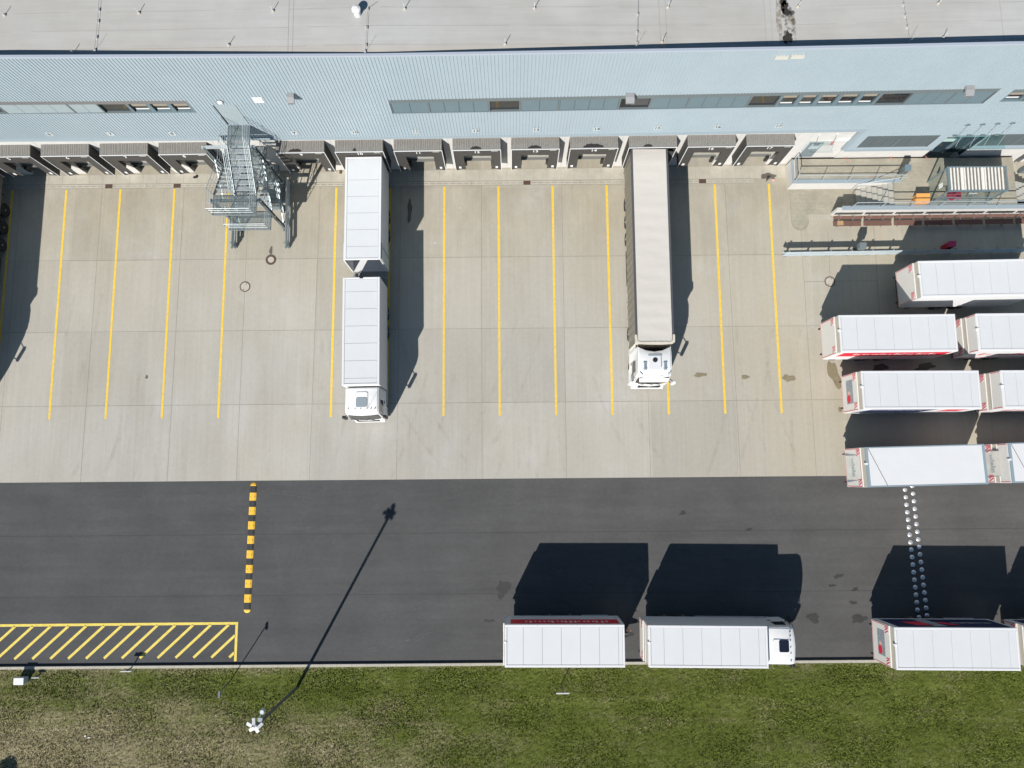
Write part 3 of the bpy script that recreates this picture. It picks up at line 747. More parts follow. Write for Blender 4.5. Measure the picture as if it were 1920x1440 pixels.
SM = shelter_meshes()
NBR = {2: 'far left', 9: 'just right of the steel stair', 10: 'behind the white box trailer', 15: 'behind the beige tarpaulin trailer', 17: 'nearest the platform railing', 8: 'just left of the steel stair'}
for k, x in DOCKS:
    if k < 4: continue
    t = thing('dock_shelter', 'black dock shelter swallowing the rear of the beige tarpaulin trailer' if k == 15 else 'black dock shelter with white number %d on its header%s' % (k, ', ' + NBR[k] if k in NBR else ''), 'dock shelter', (x * math.cos(BW_ROT), BW_Y + x * BW_ROT, 0), BW_ROT, 'dock shelters along the loading front')
    for n, key in [q for q in (('top_cover', 'top_cover'), ('side_cover', 'sideL'), ('side_cover', 'sideR'), ('side_flap', 'flapL'), ('side_flap', 'flapR'), ('header_flap', 'header'), ('edge_trim', 'edge'), ('label_strip', 'tab')) if not (k == 15 and q[0] in ('header_flap', 'label_strip'))]: link(n, SM[key], t)
    for s in (-1, 1): link('marker_plate', SM['plate'], t, (s * 1.30, 0, random.uniform(-.02, .05)))
    if k != 15: text(str(k), .42, WHITE, t, (0, -.725, 4.33), name='dock_number')
    if k in (12, 13, 14, 15, 9, 10):
        w = {12: .38, 13: .46, 14: .70, 15: .30, 9: .45, 10: .12}[k]; cx = {9: -.35, 10: -.3, 15: -.35}.get(k, -.05); pts = [(cx + w * math.cos(a) * (1 + random.uniform(-.06, .06)), -.66 + (.24 if k == 14 else .17) * math.sin(a) * (1 + random.uniform(-.2, .2))) for a in np.linspace(0, math.pi, 15)]
        MB().add([(px_, py_, 4.625 + (py_ + .70) * .101 + .03) for px_, py_ in pts], [tuple(range(len(pts)))]).build('torn_patch', mat('torn_cover', (.022, .019, .018), .9), t)
    if k >= 5 or True:
        zs = f_bot(x) + .72
        sp = thing('dock_sign', 'small white plate with %d on the cladding above dock %d' % (k, k), 'sign', (x * math.cos(BW_ROT) + .03, BW_Y + x * BW_ROT, zs), BW_ROT, 'number plates on the cladding')
        MB().box(-.22, -.056, -.26, .22, -.040, .20).build('plate', mat('plate_grey_white', (.43, .475, .50), .5), sp)
        text(str(k), .40, BLACK, sp, (0, -.058, -.03), name='dock_number')
        for s in (-1, 1): MB().box(s * .15 - .015, -.06, .20, s * .15 + .015, -.035, .25).build('clip', SLATE, sp)
# floodlights, lamp, small window and outlets on the cladding
for i, (u, v, w, lab) in enumerate(((545, 190, .40, 'small grey floodlight on the cladding right of the small white window'), (1181.5, 190, .50, 'grey floodlight in front of the window band above dock 15'), (1818.5, 176, .50, 'grey floodlight at the right end of the window band'))):
    x, z = wl(u, v, .5); fl = thing('floodlight', lab, 'floodlight', (x * math.cos(BW_ROT), BW_Y + x * BW_ROT, z), BW_ROT, 'floodlights on the cladding')
    MB().add([(-w / 2, -.62, -.02), (w / 2, -.62, -.02), (w / 2, -.30, .10), (-w / 2, -.30, .10), (-w / 2, -.60, -.16), (w / 2, -.60, -.16), (w / 2, -.28, -.06), (-w / 2, -.28, -.06)], [(0, 1, 2, 3), (5, 4, 7, 6), (0, 4, 5, 1), (1, 5, 6, 2), (2, 6, 7, 3), (3, 7, 4, 0)]).build('housing', mat('lamp_grey', (.26, .26, .27), .5), fl)
    MB().add([(-w / 2 + .03, -.625, -.03), (w / 2 - .03, -.625, -.03), (w / 2 - .03, -.612, -.15), (-w / 2 + .03, -.612, -.15)], [(3, 2, 1, 0)]).build('glass', mat('lamp_glass', (.16, .14, .13), .2), fl)
    b = MB(); b.box(-w / 2 - .02, -.46, .0, -w / 2, -.04, .05); b.box(w / 2, -.46, .0, w / 2 + .02, -.04, .05); b.box(-w / 2, -.30, .06, w / 2, -.04, .12); b.build('bracket', mat('lamp_grey', (.26, .26, .27), .5), fl)
x, z = wl(413, 189.5); bl = thing('bulkhead_lamp', 'round white bulkhead lamp on the cladding above the grey stair door', 'lamp', (x, BW_Y + x * BW_ROT, z), BW_ROT)
MB().lathe([(.17, 0), (.165, .05), (.12, .11), (.03, .13)], 16).build('diffuser', WHITE, bl, (0, -.05, 0), (math.pi / 2, 0, 0)); MB().lathe([(.20, 0), (.20, .04)], 16).build('base_ring', SLATE, bl, (0, -.035, 0), (math.pi / 2, 0, 0))
x, z = wl(484, 186); wp = thing('wall_window', 'small window with its sky reflection painted white, right of the stair door', 'plate', (x, BW_Y + x * BW_ROT, z), BW_ROT)
MB().box(-.28, -.065, -.27, .28, -.046, .27).build('plate', mat('painted_sky_reflection', (.88, .88, .88), .4), wp);  # small window pane, its sky reflection painted as plain white
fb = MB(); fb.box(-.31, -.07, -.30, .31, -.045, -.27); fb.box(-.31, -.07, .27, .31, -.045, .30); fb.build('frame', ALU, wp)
for i, (u, v) in enumerate(((1466, 103.5), (1496, 102))):
    x, z = wl(u, v); ou = thing('overflow_outlet', ('left', 'right')[i] + ' of two cream overflow outlets below the dirty roof gutter', 'outlet', (x, BW_Y + x * BW_ROT, z - .05), BW_ROT, 'overflow outlets under the parapet')
    MB().box(-.36, -.14, -.10, .36, -.04, .10).build('spout', CREAM, ou); MB().box(-.38, -.155, -.12, .38, -.14, -.09).build('lip', CREAM, ou)

# ------------------------------------------------------------------ things on the roof
ZR = 14.3
rods = [(12, 24, 'far left'), (264, 20, ''), (515, 16, ''), (762, 12, ''), (1005, 11, ''), (1255, 9, ''), (1499, 8, ''), (1762, 2, ''), (432, 80, ''), (950, 78, ''), (1244, 74, ''), (1771, 66, ''), (141, 95, '')]
labs = ['lightning rod standing far left in the back row on the roof', 'lightning rod in the back row right of the first roof conductor', 'lightning rod in the back row beside the roof membrane change', 'lightning rod in the back row right of the white roof vent', 'lightning rod in the middle of the back row', 'lightning rod in the back row right of the third roof conductor', 'lightning rod in the back row right of the black roof dirt', 'lightning rod in the back row at the right end of the roof', 'lightning rod near the parapet right of the steel stair door', 'lightning rod near the parapet in the middle of the roof', 'lightning rod near the parapet above dock 16', 'lightning rod near the parapet at the right end of the roof', 'thin lightning rod on the parapet left of the first conductor']
ft = MB().lathe([(.085, 0), (.085, .06), (.04, .09)], 12).mesh('foot', ROOF); rdm = MB().tube((0, 0, .08), (0, 0, .48), .017, 6).mesh('rod', ALU)
for (u, v, _), lab in zip(rods, labs):
    z = f_roof(at(u, v, ZR).x); q = at(u - 3, v + 5, z); t = thing('lightning_rod', lab, 'lightning rod', (q.x, q.y, z), 0, 'lightning rods on the roof')
    link('foot', ft, t); link('rod', rdm, t, rot=(random.uniform(-.05, .05), random.uniform(-.05, .05), 0))
hold = MB().prism([(-.045, -.07), (.045, -.07), (.045, .07), (-.045, .07)], 0, .09).mesh('holder_block', PANEL)
for (pts, lab) in (([(188, -2), (185, 41), (182, 71), (179, 95)], 'lightning conductor wire with holder blocks at the left of the roof'), ([(707, 6), (690, 18), (688, 53), (686.5, 86), (685, 98)], 'lightning conductor wire with holder blocks by the white roof vent'), ([(1196, -2), (1195.5, 28), (1194.5, 62), (1194, 82), (1193, 88)], 'lightning conductor wire with holder blocks above dock 15'), ([(1692, -3), (1693, 10), (1700, 52), (1704, 79)], 'lightning conductor wire with holder blocks at the right of the roof')):
    t = thing('roof_conductor', lab, 'conductor', (0, 0, 0), 0, 'conductor wires on the roof'); w = MB(); ps = []
    for u, v in pts: z = f_roof(at(u, v, ZR).x); q = at(u, v, z); ps.append((q.x, q.y, z + .10))
    w.path(ps, .008, 5); w.build('wire', SLATE, t)
    e = ps[-1]; MB().tube((e[0], e[1], e[2]), (e[0] + .03, e[1] - .05, e[2] + .8), .007, 5).build('air_terminal', ALU, t)
    for a in ps[1:]: link('holder_block', hold, t, (a[0], a[1], a[2] - .10))
    for a, b in zip(ps, ps[1:]):
        if (Vector(a) - Vector(b)).length > 1.3: link('holder_block', hold, t, ((a[0] + b[0]) / 2, (a[1] + b[1]) / 2, a[2] - .10))
z = f_roof(-8.3); q = at(668, 18, z + .4); t = thing('roof_vent', 'white capped vent pipe standing on the flat roof', 'vent', (q.x, q.y, z))
MB().lathe([(.19, 0), (.17, .36)], 18).build('pipe', WPLATE, t); MB().lathe([(.21, .36), (.25, .42), (.23, .50), (.10, .56)], 18).build('cap', WHITE, t)

# ------------------------------------------------------------------ vehicles (local x runs forward from the rear of the body, y to the left)
def lathe_y(prof, n=20):                     # prof: (r, y) turned about the y axis
    m = MB(); v = [(r * math.cos(2 * math.pi * i / n), y, r * math.sin(2 * math.pi * i / n)) for r, y in prof for i in range(n)]
    f = [(k * n + i, (k + 1) * n + i, (k + 1) * n + (i + 1) % n, k * n + (i + 1) % n) for k in range(len(prof) - 1) for i in range(n)]
    f += [tuple(range(n)), tuple(range((len(prof)) * n - 1, (len(prof) - 1) * n - 1, -1))]
    return m.add(v, f)


WHM = lathe_y([(.30, -.15), (.46, -.15), (.50, -.11), (.50, .11), (.46, .15), (.30, .15)], 24).mesh('wheel', TYRE)
RIMM = lathe_y([(.08, -.155), (.10, -.09), (.24, -.10), (.30, -.152), (.30, .152), (.24, .10), (.10, .09), (.08, .155)], 20).mesh('rim', RIM)
CHEV = MB(); CHEV.box(0, -.21, -.21, .012, .21, .21, 0)
for k in range(3):
    o = -.21 + k * .17; CHEV.add([(-.003, o - .03, -.21), (-.003, o + .06, -.21), (-.003, min(.21, o + .25), .21), (-.003, min(.21, o + .16), .21)], [(3, 2, 1, 0)], 1)
CHEV = CHEV.mesh('chevron_board', [WHITE, RED]); CHEV2 = CHEV.copy()
LAMP = MB().box(-.04, -.14, -.06, .03, .14, .06).mesh('tail_lamp', BRED)


def wheel(t, x, y, r=.5):
    w = link('wheel', WHM, t, (x, y, r)); link('rim', RIMM, w); return w


def chassis(t, L, W, axles, x1=None):
    m = MB(); x1 = x1 or L
    for s in (-1, 1): m.box(.25, s * .42 - .05, .78, x1, s * .42 + .05, 1.10)
    for x in np.linspace(.5, x1 - .2, 6): m.box(x, -.37, .84, x + .1, .37, 1.02)
    for x in axles: m.bar((x, -.9, .5), (x, .9, .5), .14)
    m.build('chassis', CHASSIS, t)
    for x in axles:
        for s in (-1, 1): wheel(t, x, s * (W / 2 - .19))
    for s in (-1, 1):
        g = MB()
        for z in (.55, .85): g.box(max(axles) + .75, s * (W / 2 - .06) - .015, z, x1 - .6, s * (W / 2 - .06) + .015, z + .10)
        if x1 - .6 > max(axles) + .9: g.build('side_guard', ALU, t)
    b = MB(); b.box(.26, -W / 2 + .10, .52, .36, W / 2 - .10, .64); b.box(.28, -.6, .64, .36, -.5, .95); b.box(.28, .5, .64, .36, .6, .95); b.box(.10, -W / 2 + .08, .95, .24, W / 2 - .08, 1.13)
    b.build('rear_bumper', CHASSIS, t)
    for s in (-1, 1): link('tail_lamp', LAMP, t, (.07, s * (W / 2 - .28), 1.04))
    for s in (-1, 1):
        f = MB(); f.box(.6, s * (W / 2 - .02) - .02, .72, .95, s * (W / 2 - .02) + .02, 1.0); f.build('marker_bracket', BLACK, t)


def roof_panels(t, L, W, z, first, pitch, n, style='panel'):
    if style == 'panel':
        r = MB(); e = .155; r.box(0, -W / 2, z - .09, L, -W / 2 + e, z); r.box(0, W / 2 - e, z - .09, L, W / 2, z); r.box(0, -W / 2 + e, z - .09, e * .8, W / 2 - e, z); r.box(L - e * .8, -W / 2 + e, z - .09, L, W / 2 - e, z)
        rl = r.build('roof_rail', WFRAME, t)
        bv = rl.modifiers.new('soft_edge', 'BEVEL'); bv.width = .022; bv.segments = 2; bv.limit_method = 'ANGLE'
        p = MB(); p.box(e * .8, -W / 2 + e, z - .08, L - e * .8, W / 2 - e, z - .045, 1)
        xs = [e * .8 + .012] + [first + i * pitch for i in range(n)] + [L - e * .8 - .012]
        for a, b in zip(xs, xs[1:]): p.box(a + .011, -W / 2 + e + .012, z - .045, b - .011, W / 2 - e - .012, z - .018 - random.uniform(0, .004), 0)
        p.build('roof', [WROOF, ROOFSEAM], t)
        for x in (L * .27, L * .6):
            for s in (-1, 1): MB().lathe([(.035, 0), (.03, .012)], 8).build('roof_eye', ALU, rl, (x, s * (W / 2 - .08), z))
    else:
        p = MB().box(.06, -W / 2 + .05, z - .06, L - .06, W / 2 - .05, z - .012); p.build('roof', WPLATE, t)
        r = MB(); r.box(.0, -W / 2, z - .12, .17, W / 2, z + .012); r.box(L - .17, -W / 2, z - .12, L, W / 2, z + .012); r.box(.17, W / 2 - .075, z - .12, L - .17, W / 2, z + .004); r.box(.17, -W / 2, z - .12, L - .17, -W / 2 + .075, z + .004)
        r.build('roof_rail', BLUESTEEL, t)
        MB().tube((.20, W / 2 - .08, z), (1.25, -W / 2 + .08, z), .013, 5).build('roof_rope', BLACK, t)


def scribble(m, x0, x1, z, y, h, n, sgn):     # illegible lettering of the side print: a row of small upright strokes
    for i in range(n):
        x = x0 + (x1 - x0) * (i + random.uniform(.1, .4)) / n; w = (x1 - x0) / n * random.uniform(.35, .62); hh = h * random.choice((.55, .62, .95))
        m.add([(x, y, z), (x + w, y, z), (x + w + .04, y, z + hh), (x + .04, y, z + hh)], [(0, 1, 2, 3) if sgn < 0 else (3, 2, 1, 0)])


def side_print(t, L, W, kind, s):
    y = s * (W / 2 + .004); y2 = s * (W / 2 + .008); o = (lambda q: q if s < 0 else tuple(reversed(q)))
    q = lambda m, x0, x1, z0, z1, yy, sk=0: m.add([(x0, yy, z0), (x1, yy, z0), (x1 + sk, yy, z1), (x0 + sk, yy, z1)], [o((0, 1, 2, 3))])
    if kind == 'red':
        b = q(MB(), .35, L - .25, 2.35, 3.70, y).build('side_print', RED, t); m = MB(); scribble(m, 1.2, L - .9, 2.85, y2, .55, 19, s); m.build('lettering', WHITE, b)
    elif kind == 'blue':
        b = q(MB(), .35, L * .6, 1.5, 3.75, y, .4).build('side_print', DBLUE, t); m = MB(); scribble(m, .9, L * .55, 3.2, y2, .30, 22, s); m.build('lettering', WHITE, b)
        m = q(MB(), L * .72, L * .9, 2.5, 3.65, y, .15); m.build('side_print', RED, t)
    elif kind == 'picture':
        b = q(MB(), .35, L - .2, 1.35, 3.85, y).build('side_print', DBLUE, t); m = q(q(MB(), 1.3, 2.5, 2.2, 3.3, y2, .5), 3.4, 4.0, 2.3, 3.2, y2, .6); m.build('red_motif', RED, b)
        m = q(MB(), 2.5, 3.3, 1.5, 3.6, y2, .3); m.build('grey_motif', GREYP, b); m = MB(); scribble(m, 4.4, L - .7, 2.4, y2 + s * .002, .3, 20, s); m.build('lettering', ALU, b)
    elif kind == 'script':
        m = MB(); scribble(m, .8, L - .5, 2.3, y, .75, 14, s); m.build('lettering', RED, t); m = q(MB(), .35, L - .25, 1.25, 1.4, y); m.build('side_stripe', REDT, t)


def rear_end(t, W, kind, pic=False):
    """folded tail lift with warning boards, door header above it"""
    h = W / 2 - .03
    z1, z2 = (3.52, 3.52) if kind == 'tall' else (2.50, 2.92)
    MB().box(-.014, -h, z1 - .1, -.002, h, z2 if kind != 'tall' else 3.92).build('door_header', HEADER, t)
    if kind != 'tall':
        d = MB().box(-.035, -h, 2.92, -.003, h, 3.93).build('rear_door', LIFT, t)
        for s in (-1, 1): MB().box(-.040, s * (h - .05) - .02, 2.98, -.036, s * (h - .05) + .02, 3.9).build('reflective_tape', REDT, d)
        MB().box(-.06, -h, 2.90, -.004, h, 2.95).build('sill', WFRAME, d)
    z0 = 1.32
    l = MB().box(-.11, -h - .02, z0, -.035, h + .02, z1); lf = l.build('tail_lift', LIFT, t)
    if kind == 'pocket' or pic == 'pocket':
        pass
    tp = MB()
    for s in (-1, 1): tp.box(-.114, s * (h - .03) - .022, z0 + .1, -.111, s * (h - .03) + .022, z1 - .06)
    tp.box(-.114, -h + .06, z0 + .05, -.111, h - .06, z0 + .09)
    if pic == 'pocket': tp.box(-.114, -h + .04, z1 - .09, -.111, h - .04, z1 - .05)
    tp.build('reflective_tape', REDT, lf)
    for s in (-1, 1): link('chevron_board', CHEV if s < 0 else CHEV2, lf, (-.118, s * (h - .30), z1 - .30))
    for s in (-1, 1): MB().box(-.16, s * (h - .32) - .05, z0 - .22, -.05, s * (h - .32) + .05, z0 + .02).build('hinge', BLACK, lf)
    if pic is True:
        p = MB().box(-.117, -.75, 2.02, -.112, .85, 2.92).build('picture', GREYP, lf)
        MB().add([(-.1185, -.42 + .28 * math.cos(a), 2.30 + .26 * math.sin(a)) for a in np.linspace(0, 2 * math.pi, 17)[:-1]], [tuple(range(15, -1, -1))]).build('red_motif', RED, p)
        MB().add([(-.1190, -.02 + .13 * math.cos(a), 2.36 + .17 * math.sin(a)) for a in np.linspace(0, 2 * math.pi, 13)[:-1]], [tuple(range(11, -1, -1))]).build('pink_motif', PINK, p)
    if pic == 'pocket':
        p = MB(); p.box(-.116, -.80, 1.55, -.112, .80, 3.2).build('picture', mat('pale_print', (.62, .62, .58), .6, var=.2, vscale=1.2), lf)
        for s in (-1, 1): MB().add([(-.119, s * .82, 1.45), (-.119, s * .98, 1.45), (-.119, s * .80, 3.35)], [(0, 1, 2) if s < 0 else (2, 1, 0)]).build('pocket', GREYP, lf)
        m = MB(); [m.add([(-.1185, y, 2.25), (-.1185, y + w_, 2.2), (-.1185, y + w_ + .02, 2.2 + h_), (-.1185, y + .02, 2.25 + h_)], [(3, 2, 1, 0)]) for y, w_, h_ in ((-.62, .30, .34), (-.28, .10, .52), (-.14, .22, .30), (.12, .08, .46), (.24, .34, .26))]; m.build('lettering', mat('faded_print', (.36, .40, .43), .6, var=.3, vscale=5), lf)
    MB().box(-.09, .16, 3.86, .10, .28, 4.03).build('latch', WHITE, t)


def box_shell(t, L, W, z0=1.14, z1=3.93, open_front=False):
    b = MB(); w = .06
    if not open_front: b.box(0, -W / 2, z0, L, W / 2, z1)
    else:
        b.box(0, -W / 2, z0, L, -W / 2 + w, z1); b.box(0, W / 2 - w, z0, L, W / 2, z1); b.box(0, -W / 2 + w, z0, w, W / 2 - w, z1); b.box(w, -W / 2 + w, z0, L, W / 2 - w, z0 + .10)
    o = b.build('cargo_body', WPLATE, t)
    k = MB()
    for s in (-1, 1): k.box(0, s * (W / 2 + .006) - .006, z0, L, s * (W / 2 + .006) + .006, z0 + .09)
    k.build('floor_rail', ALU, t); return o


def cab(t, x0, W, kind, hatch, front_bar=False):
    hw = W / 2
    if kind == 'low': P = [(0, 1.0), (0, 3.50), (.08, 3.62), (1.55, 3.66), (1.76, 3.56), (1.83, 3.30), (1.99, 2.05), (2.05, 1.35), (2.02, .45), (1.1, .40), (1.0, .85), (.2, .95)]
    else: P = [(.05, 1.0), (-.02, 3.40), (-.10, 3.66), (.55, 3.80), (1.55, 3.74), (1.90, 3.50), (2.02, 3.15), (2.22, 2.05), (2.34, 1.35), (2.30, .45), (1.1, .40), (1.0, .85)]
    st = [(-1, .13), (-.93, .035), (-.5, 0), (0, -.02), (.5, 0), (.93, .035), (1, .13)]
    xm = max(p[0] for p in P); V = []
    for f, sh in st:
        for x, z in P:
            k = max(0, min(1, (z - 2.0) / 1.5)); y = f * hw * (1 - (.045 if kind == 'low' else .10) * k); xx, zz = x, z
            if x > 1.3: xx -= sh * (.7 if kind == 'low' else 1.1) + (.05 if kind == 'low' else .12) * f * f
            if z > 3.3: zz -= sh * .9
            if kind == 'high' and z > 3.3 and x < .2: xx += .36 * (1 - f * f)
            V.append((xx, y, zz))
    n = len(P); m = MB(); fs = []
    for a in range(len(st) - 1):
        for i in range(n): j = (i + 1) % n; fs.append((a * n + i, a * n + j, (a + 1) * n + j, (a + 1) * n + i))
    fs += [tuple(range(n)), tuple(range(len(st) * n - 1, (len(st) - 1) * n - 1, -1))]
    m.add(V, fs); c = m.build('cab', WHITE, t, (x0, 0, 0), smooth=False)
    bv = c.modifiers.new('soft_edge', 'BEVEL'); bv.width = .035; bv.segments = 3; bv.limit_method = 'ANGLE'; bv.angle_limit = R_(28)
    for p_ in c.data.polygons: p_.use_smooth = True
    wsx = [(p, q) for p, q in zip(P, P[1:]) if abs(p[1] - (3.30 if kind == 'low' else 3.15)) < .01][0]
    (xa, za), (xb, zb) = wsx; za -= .06; zb += .12
    wv = []
    for f in (-.90, -.5, 0, .5, .90):
        for x, z in ((xa, za), (xb, zb)): wv.append((x + .050 - (.05 if kind == 'low' else .125) * f * f - (.03 if abs(f) > .8 else 0), f * hw * (1 - (.045 if kind == 'low' else .1) * max(0, (z - 2) / 1.5)), z))
    MB().add(wv, [(2 * i, 2 * i + 1, 2 * i + 3, 2 * i + 2) for i in range(4)]).build('windscreen', DGLASS, c)
    for s in (-1, 1):
        w_ = MB().add([(.75, s * (hw + .006), 2.12), (1.60, s * (hw + .006), 1.98), (1.48, s * (hw * (.972 if kind == 'low' else .937) + .012), 2.95), (.75, s * (hw * (.972 if kind == 'low' else .937) + .012), 2.95)], [(0, 1, 2, 3) if s < 0 else (3, 2, 1, 0)])
        w_.build('side_window', DGLASS, c)
        hd = MB().box(.70, s * (hw + .01) - .015, 1.62, .92, s * (hw + .01) + .015, 1.68); hd.build('door_handle', BLACK, c)
        xm_ = 1.66 if kind == 'low' else 1.98
        MB().bar((xm_, s * hw * .9, 2.9), (xm_ + .22, s * (hw + .20), 2.75), .04).build('mirror_arm', BLACK, c); MB().bar((xm_, s * hw * .95, 2.0), (xm_ + .22, s * (hw + .20), 2.05), .04).build('mirror_arm', BLACK, c)
        mm = MB(); mm.box(xm_ + .12, s * (hw + .22) - .11, 2.0, xm_ + .34, s * (hw + .22) + .11, 2.82); mo = mm.build('mirror', BLACK if kind == 'low' else WHITE, c)
        b2 = mo.modifiers.new('soft_edge', 'BEVEL'); b2.width = .05; b2.segments = 2
        hl = MB().box(xm - .34, s * (hw - .30) - .17, .78, xm - .08, s * (hw - .30) + .17, 1.0); hl.build('headlight', mat('lamp_lens', (.50, .53, .56), .12), c)
        st_ = MB().box(1.15, s * (hw - .1) - .1, .42, 1.5, s * (hw - .1) + .1, .50); st_.build('step', BLACK, c)
    bp = MB().box(xm - .45, -hw + .12, .40, xm + .02, hw - .12, .72); bp.build('bumper', WHITE, c)
    gr = MB(); [gr.box(xm - .10, -.75, 1.06 + k * .14, xm + .015, .75, 1.14 + k * .14) for k in range(4)]; gr.build('grille', BLACK, c)
    zr = 3.665 if kind == 'low' else 3.80
    vs = MB(); zf = za + .16; vs.add([(xa - .02, -hw * .80, zf), (xa - .02, hw * .80, zf), (xa + .20, hw * .78, zf - .10), (xa + .20, -hw * .78, zf - .10), (xa + .22, hw * .78, zf - .16), (xa + .22, -hw * .78, zf - .16)], [(0, 3, 2, 1), (3, 5, 4, 2)])
    if kind == 'high': vs.build('sun_visor', WHITE, c)
    hx = .98 if kind == 'low' else 1.12
    if kind == 'low':
        rim = MB(); rim.prism([(hx - .58, -.40), (hx + .36, -.40), (hx + .40, -.34), (hx + .40, .34), (hx + .36, .40), (hx - .58, .40), (hx - .66, .30), (hx - .66, -.30)], zr - .06, zr + .02); r_ = rim.build('hatch_plinth', WHITE, c)
        hm_ = mat('grey_hatch_glass', (.27, .31, .34), .12) if hatch == 'grey' else mat('dark_hatch_glass', (.012, .016, .03), .08)
        e = .0 if hatch == 'grey' else .02
        hp = MB(); hp.prism([(hx - .22, -.36), (hx + .27, -.36), (hx + .33, -.30), (hx + .33, .30), (hx + .27, .36), (hx - .22, .36), (hx - .28, .30), (hx - .28, -.30)], zr + .02, zr + .055); hp.build('roof_hatch', hm_, c)
        for y in (-.88, -.42, -.05, .36, .62, .88): MB().lathe([(.03, 0), (.028, .07), (.012, .10)], 8, (1.42, y, zr - .02)).build('roof_lamp', BLACK, c)
        MB().tube((1.38, .44, zr), (1.05, .62, zr + .55), .008, 5).build('aerial', BLACK, c)
        if front_bar:
            fb = MB(); ys = [(1.97, -1.2), (2.07, -.85), (2.10, 0), (2.07, .85), (1.97, 1.2)]
            for dz in (2.55,): fb.path([(x, y, dz) for x, y in ys], .018, 6)
            for x, y in ys[1:4]: fb.bar((x - .02, y, 2.55), (x - .2, y, 2.62), .03)
            fb.build('front_bar', BLACK, c)
    else:
        rim = MB(); rim.prism([(hx - .62, -.46), (hx + .30, -.40), (hx + .36, -.36), (hx + .36, .36), (hx + .30, .40), (hx - .62, .46), (hx - .68, .4), (hx - .68, -.4)], zr - .10, zr - .012); rim.build('hatch_plinth', WFRAME, c)
        hg = MB(); hg.box(hx - .60, -.44, zr - .012, hx - .54, .44, zr + .03); hg.box(hx - .54, .38, zr - .012, hx + .2, .43, zr + .015); hg.build('hatch_gasket', BLUESTEEL, c)
        MB().lathe([(.16, 0), (.16, .05), (.12, .07)], 16, (hx - .26, 0, zr - .012)).build('roof_vent', BLACK, c)
        for s in (-1, 1):
            h_ = MB()
            for dy in (-.05, .05): h_.tube((hx - .15, s * .66 + dy, zr + .02), (hx + .40, s * .66 + dy, zr - .01), .032, 8, r2=.045)
            h_.bar((hx - .1, s * .66 - .12, zr), (hx - .1, s * .66 + .12, zr), .05); h_.bar((hx + .3, s * .66 - .12, zr - .02), (hx + .3, s * .66 + .12, zr - .02), .05)
            h_.build('air_horn', BLUESTEEL, c)
            q_ = MB().add([(1.62, s * 1.02, 3.68), (1.80, s * .80, 3.62), (1.92, s * .84, 3.50), (1.74, s * 1.06, 3.55)], [(0, 1, 2, 3) if s > 0 else (3, 2, 1, 0)]); q_.build('roof_lamp', mat('lamp_lens', (.50, .53, .56), .12), c, (0.02, 0, .035))
        MB().box(1.86, -.55, 3.46, 1.905, .55, 3.53).build('name_board', BLUESTEEL, c)
    wp_ = MB()
    for y in (-.5, .1, .6): wp_.bar((xb + .06, y, zb - .06), (xb + .02, y - .45, zb + .28), .025)
    wp_.build('wiper', BLACK, c)
    pl_ = MB().box(xm + .02, -.26, .50, xm + .03, .26, .61).build('number_plate', WPLATE, c)
    bx = MB(); bx.box(-.25, -hw + .2, .95, .05, hw - .2, 1.9); bx.build('engine_cover', CHASSIS, c)
    for s in (-1, 1):
        wheel(t, x0 + 1.0, s * (hw - .19))
    return c


def swap_truck(label, loc, rz, L, W, hatch='grey', rear='short', prints=(), pitch=1.185, first=.95, n=6, bar=False, group='white box trucks', pic=False, roofstyle='panel'):
    t = thing('box_truck', label, 'truck', loc, rz, group)
    box_shell(t, L, W); roof_panels(t, L, W, 4.0, first, pitch, n, roofstyle)
    chassis(t, L, W, (1.7, 3.0), L + 1.6)
    if rear == 'short': rear_end(t, W, 'short', pic)
    elif rear == 'plain': MB().box(-.03, -W / 2 + .03, 1.2, -.002, W / 2 - .03, 3.9).build('rear_door', LIFT, t); MB().box(-.08, -.12, 3.8, .1, .12, 4.01).build('latch', BLACK, t)
    for s, k in prints: side_print(t, L, W, k, s)
    cab(t, L + .10, W - .18, 'low', hatch, bar); return t


def trailer(label, loc, rz, L, W, rear='tall', pic=False, prints=(), pitch=1.19, first=1.15, n=6, roofstyle='panel', open_front=False, group='white box trailers', axles=(3.0, 4.35)):
    t = thing('box_trailer', label, 'trailer', loc, rz, group)
    box_shell(t, L, W, open_front=open_front); roof_panels(t, L, W, 4.0, first, pitch, n, roofstyle); chassis(t, L, W, axles)
    if rear: rear_end(t, W, rear, pic)
    for s, k in prints: side_print(t, L, W, k, s)
    d = MB(); d.bar((L - .3, .35, .72), (L + 1.0, .04, .62), .10); d.bar((L - .3, -.35, .72), (L + 1.0, -.04, .62), .10); d.lathe([(.10, 0), (.10, .06)], 10, (L + 1.05, 0, .59)); d.build('drawbar', CHASSIS, t)
    h = MB(); h.path([(L - .1, .25, 1.0), (L + .35, .40, .85), (L + .9, .30, .95)], .025, 6); h.build('air_hose', mat('orange_hose', (.42, .14, .05), .5), t)
    return t


# trucks and trailers parked along the kerb (trailer, its truck, next trailer, next truck)
trailer('white box trailer with dark red side print, leftmost of the kerb row', (-.62, -10.43, 0), -.0078, 7.49, 2.58, 'tall', False, [(1, 'red')])
swap_truck('white box truck on the kerb with plain sides and dark roof hatch', (8.37, -10.52, 0), -.0155, 7.43, 2.55, 'dark', 'short', [], bar=True)
trailer('white box trailer on the kerb at the lower end of the studs', (23.74, -10.78, 0), -.0135, 7.70, 2.57, 'tall', True, [(1, 'picture')])
swap_truck('white box truck on the kerb cut off by the right border at the lower right', (32.50, -10.90, 0), -.0135, 7.7, 2.55, 'dark', 'short', [(1, 'picture')])
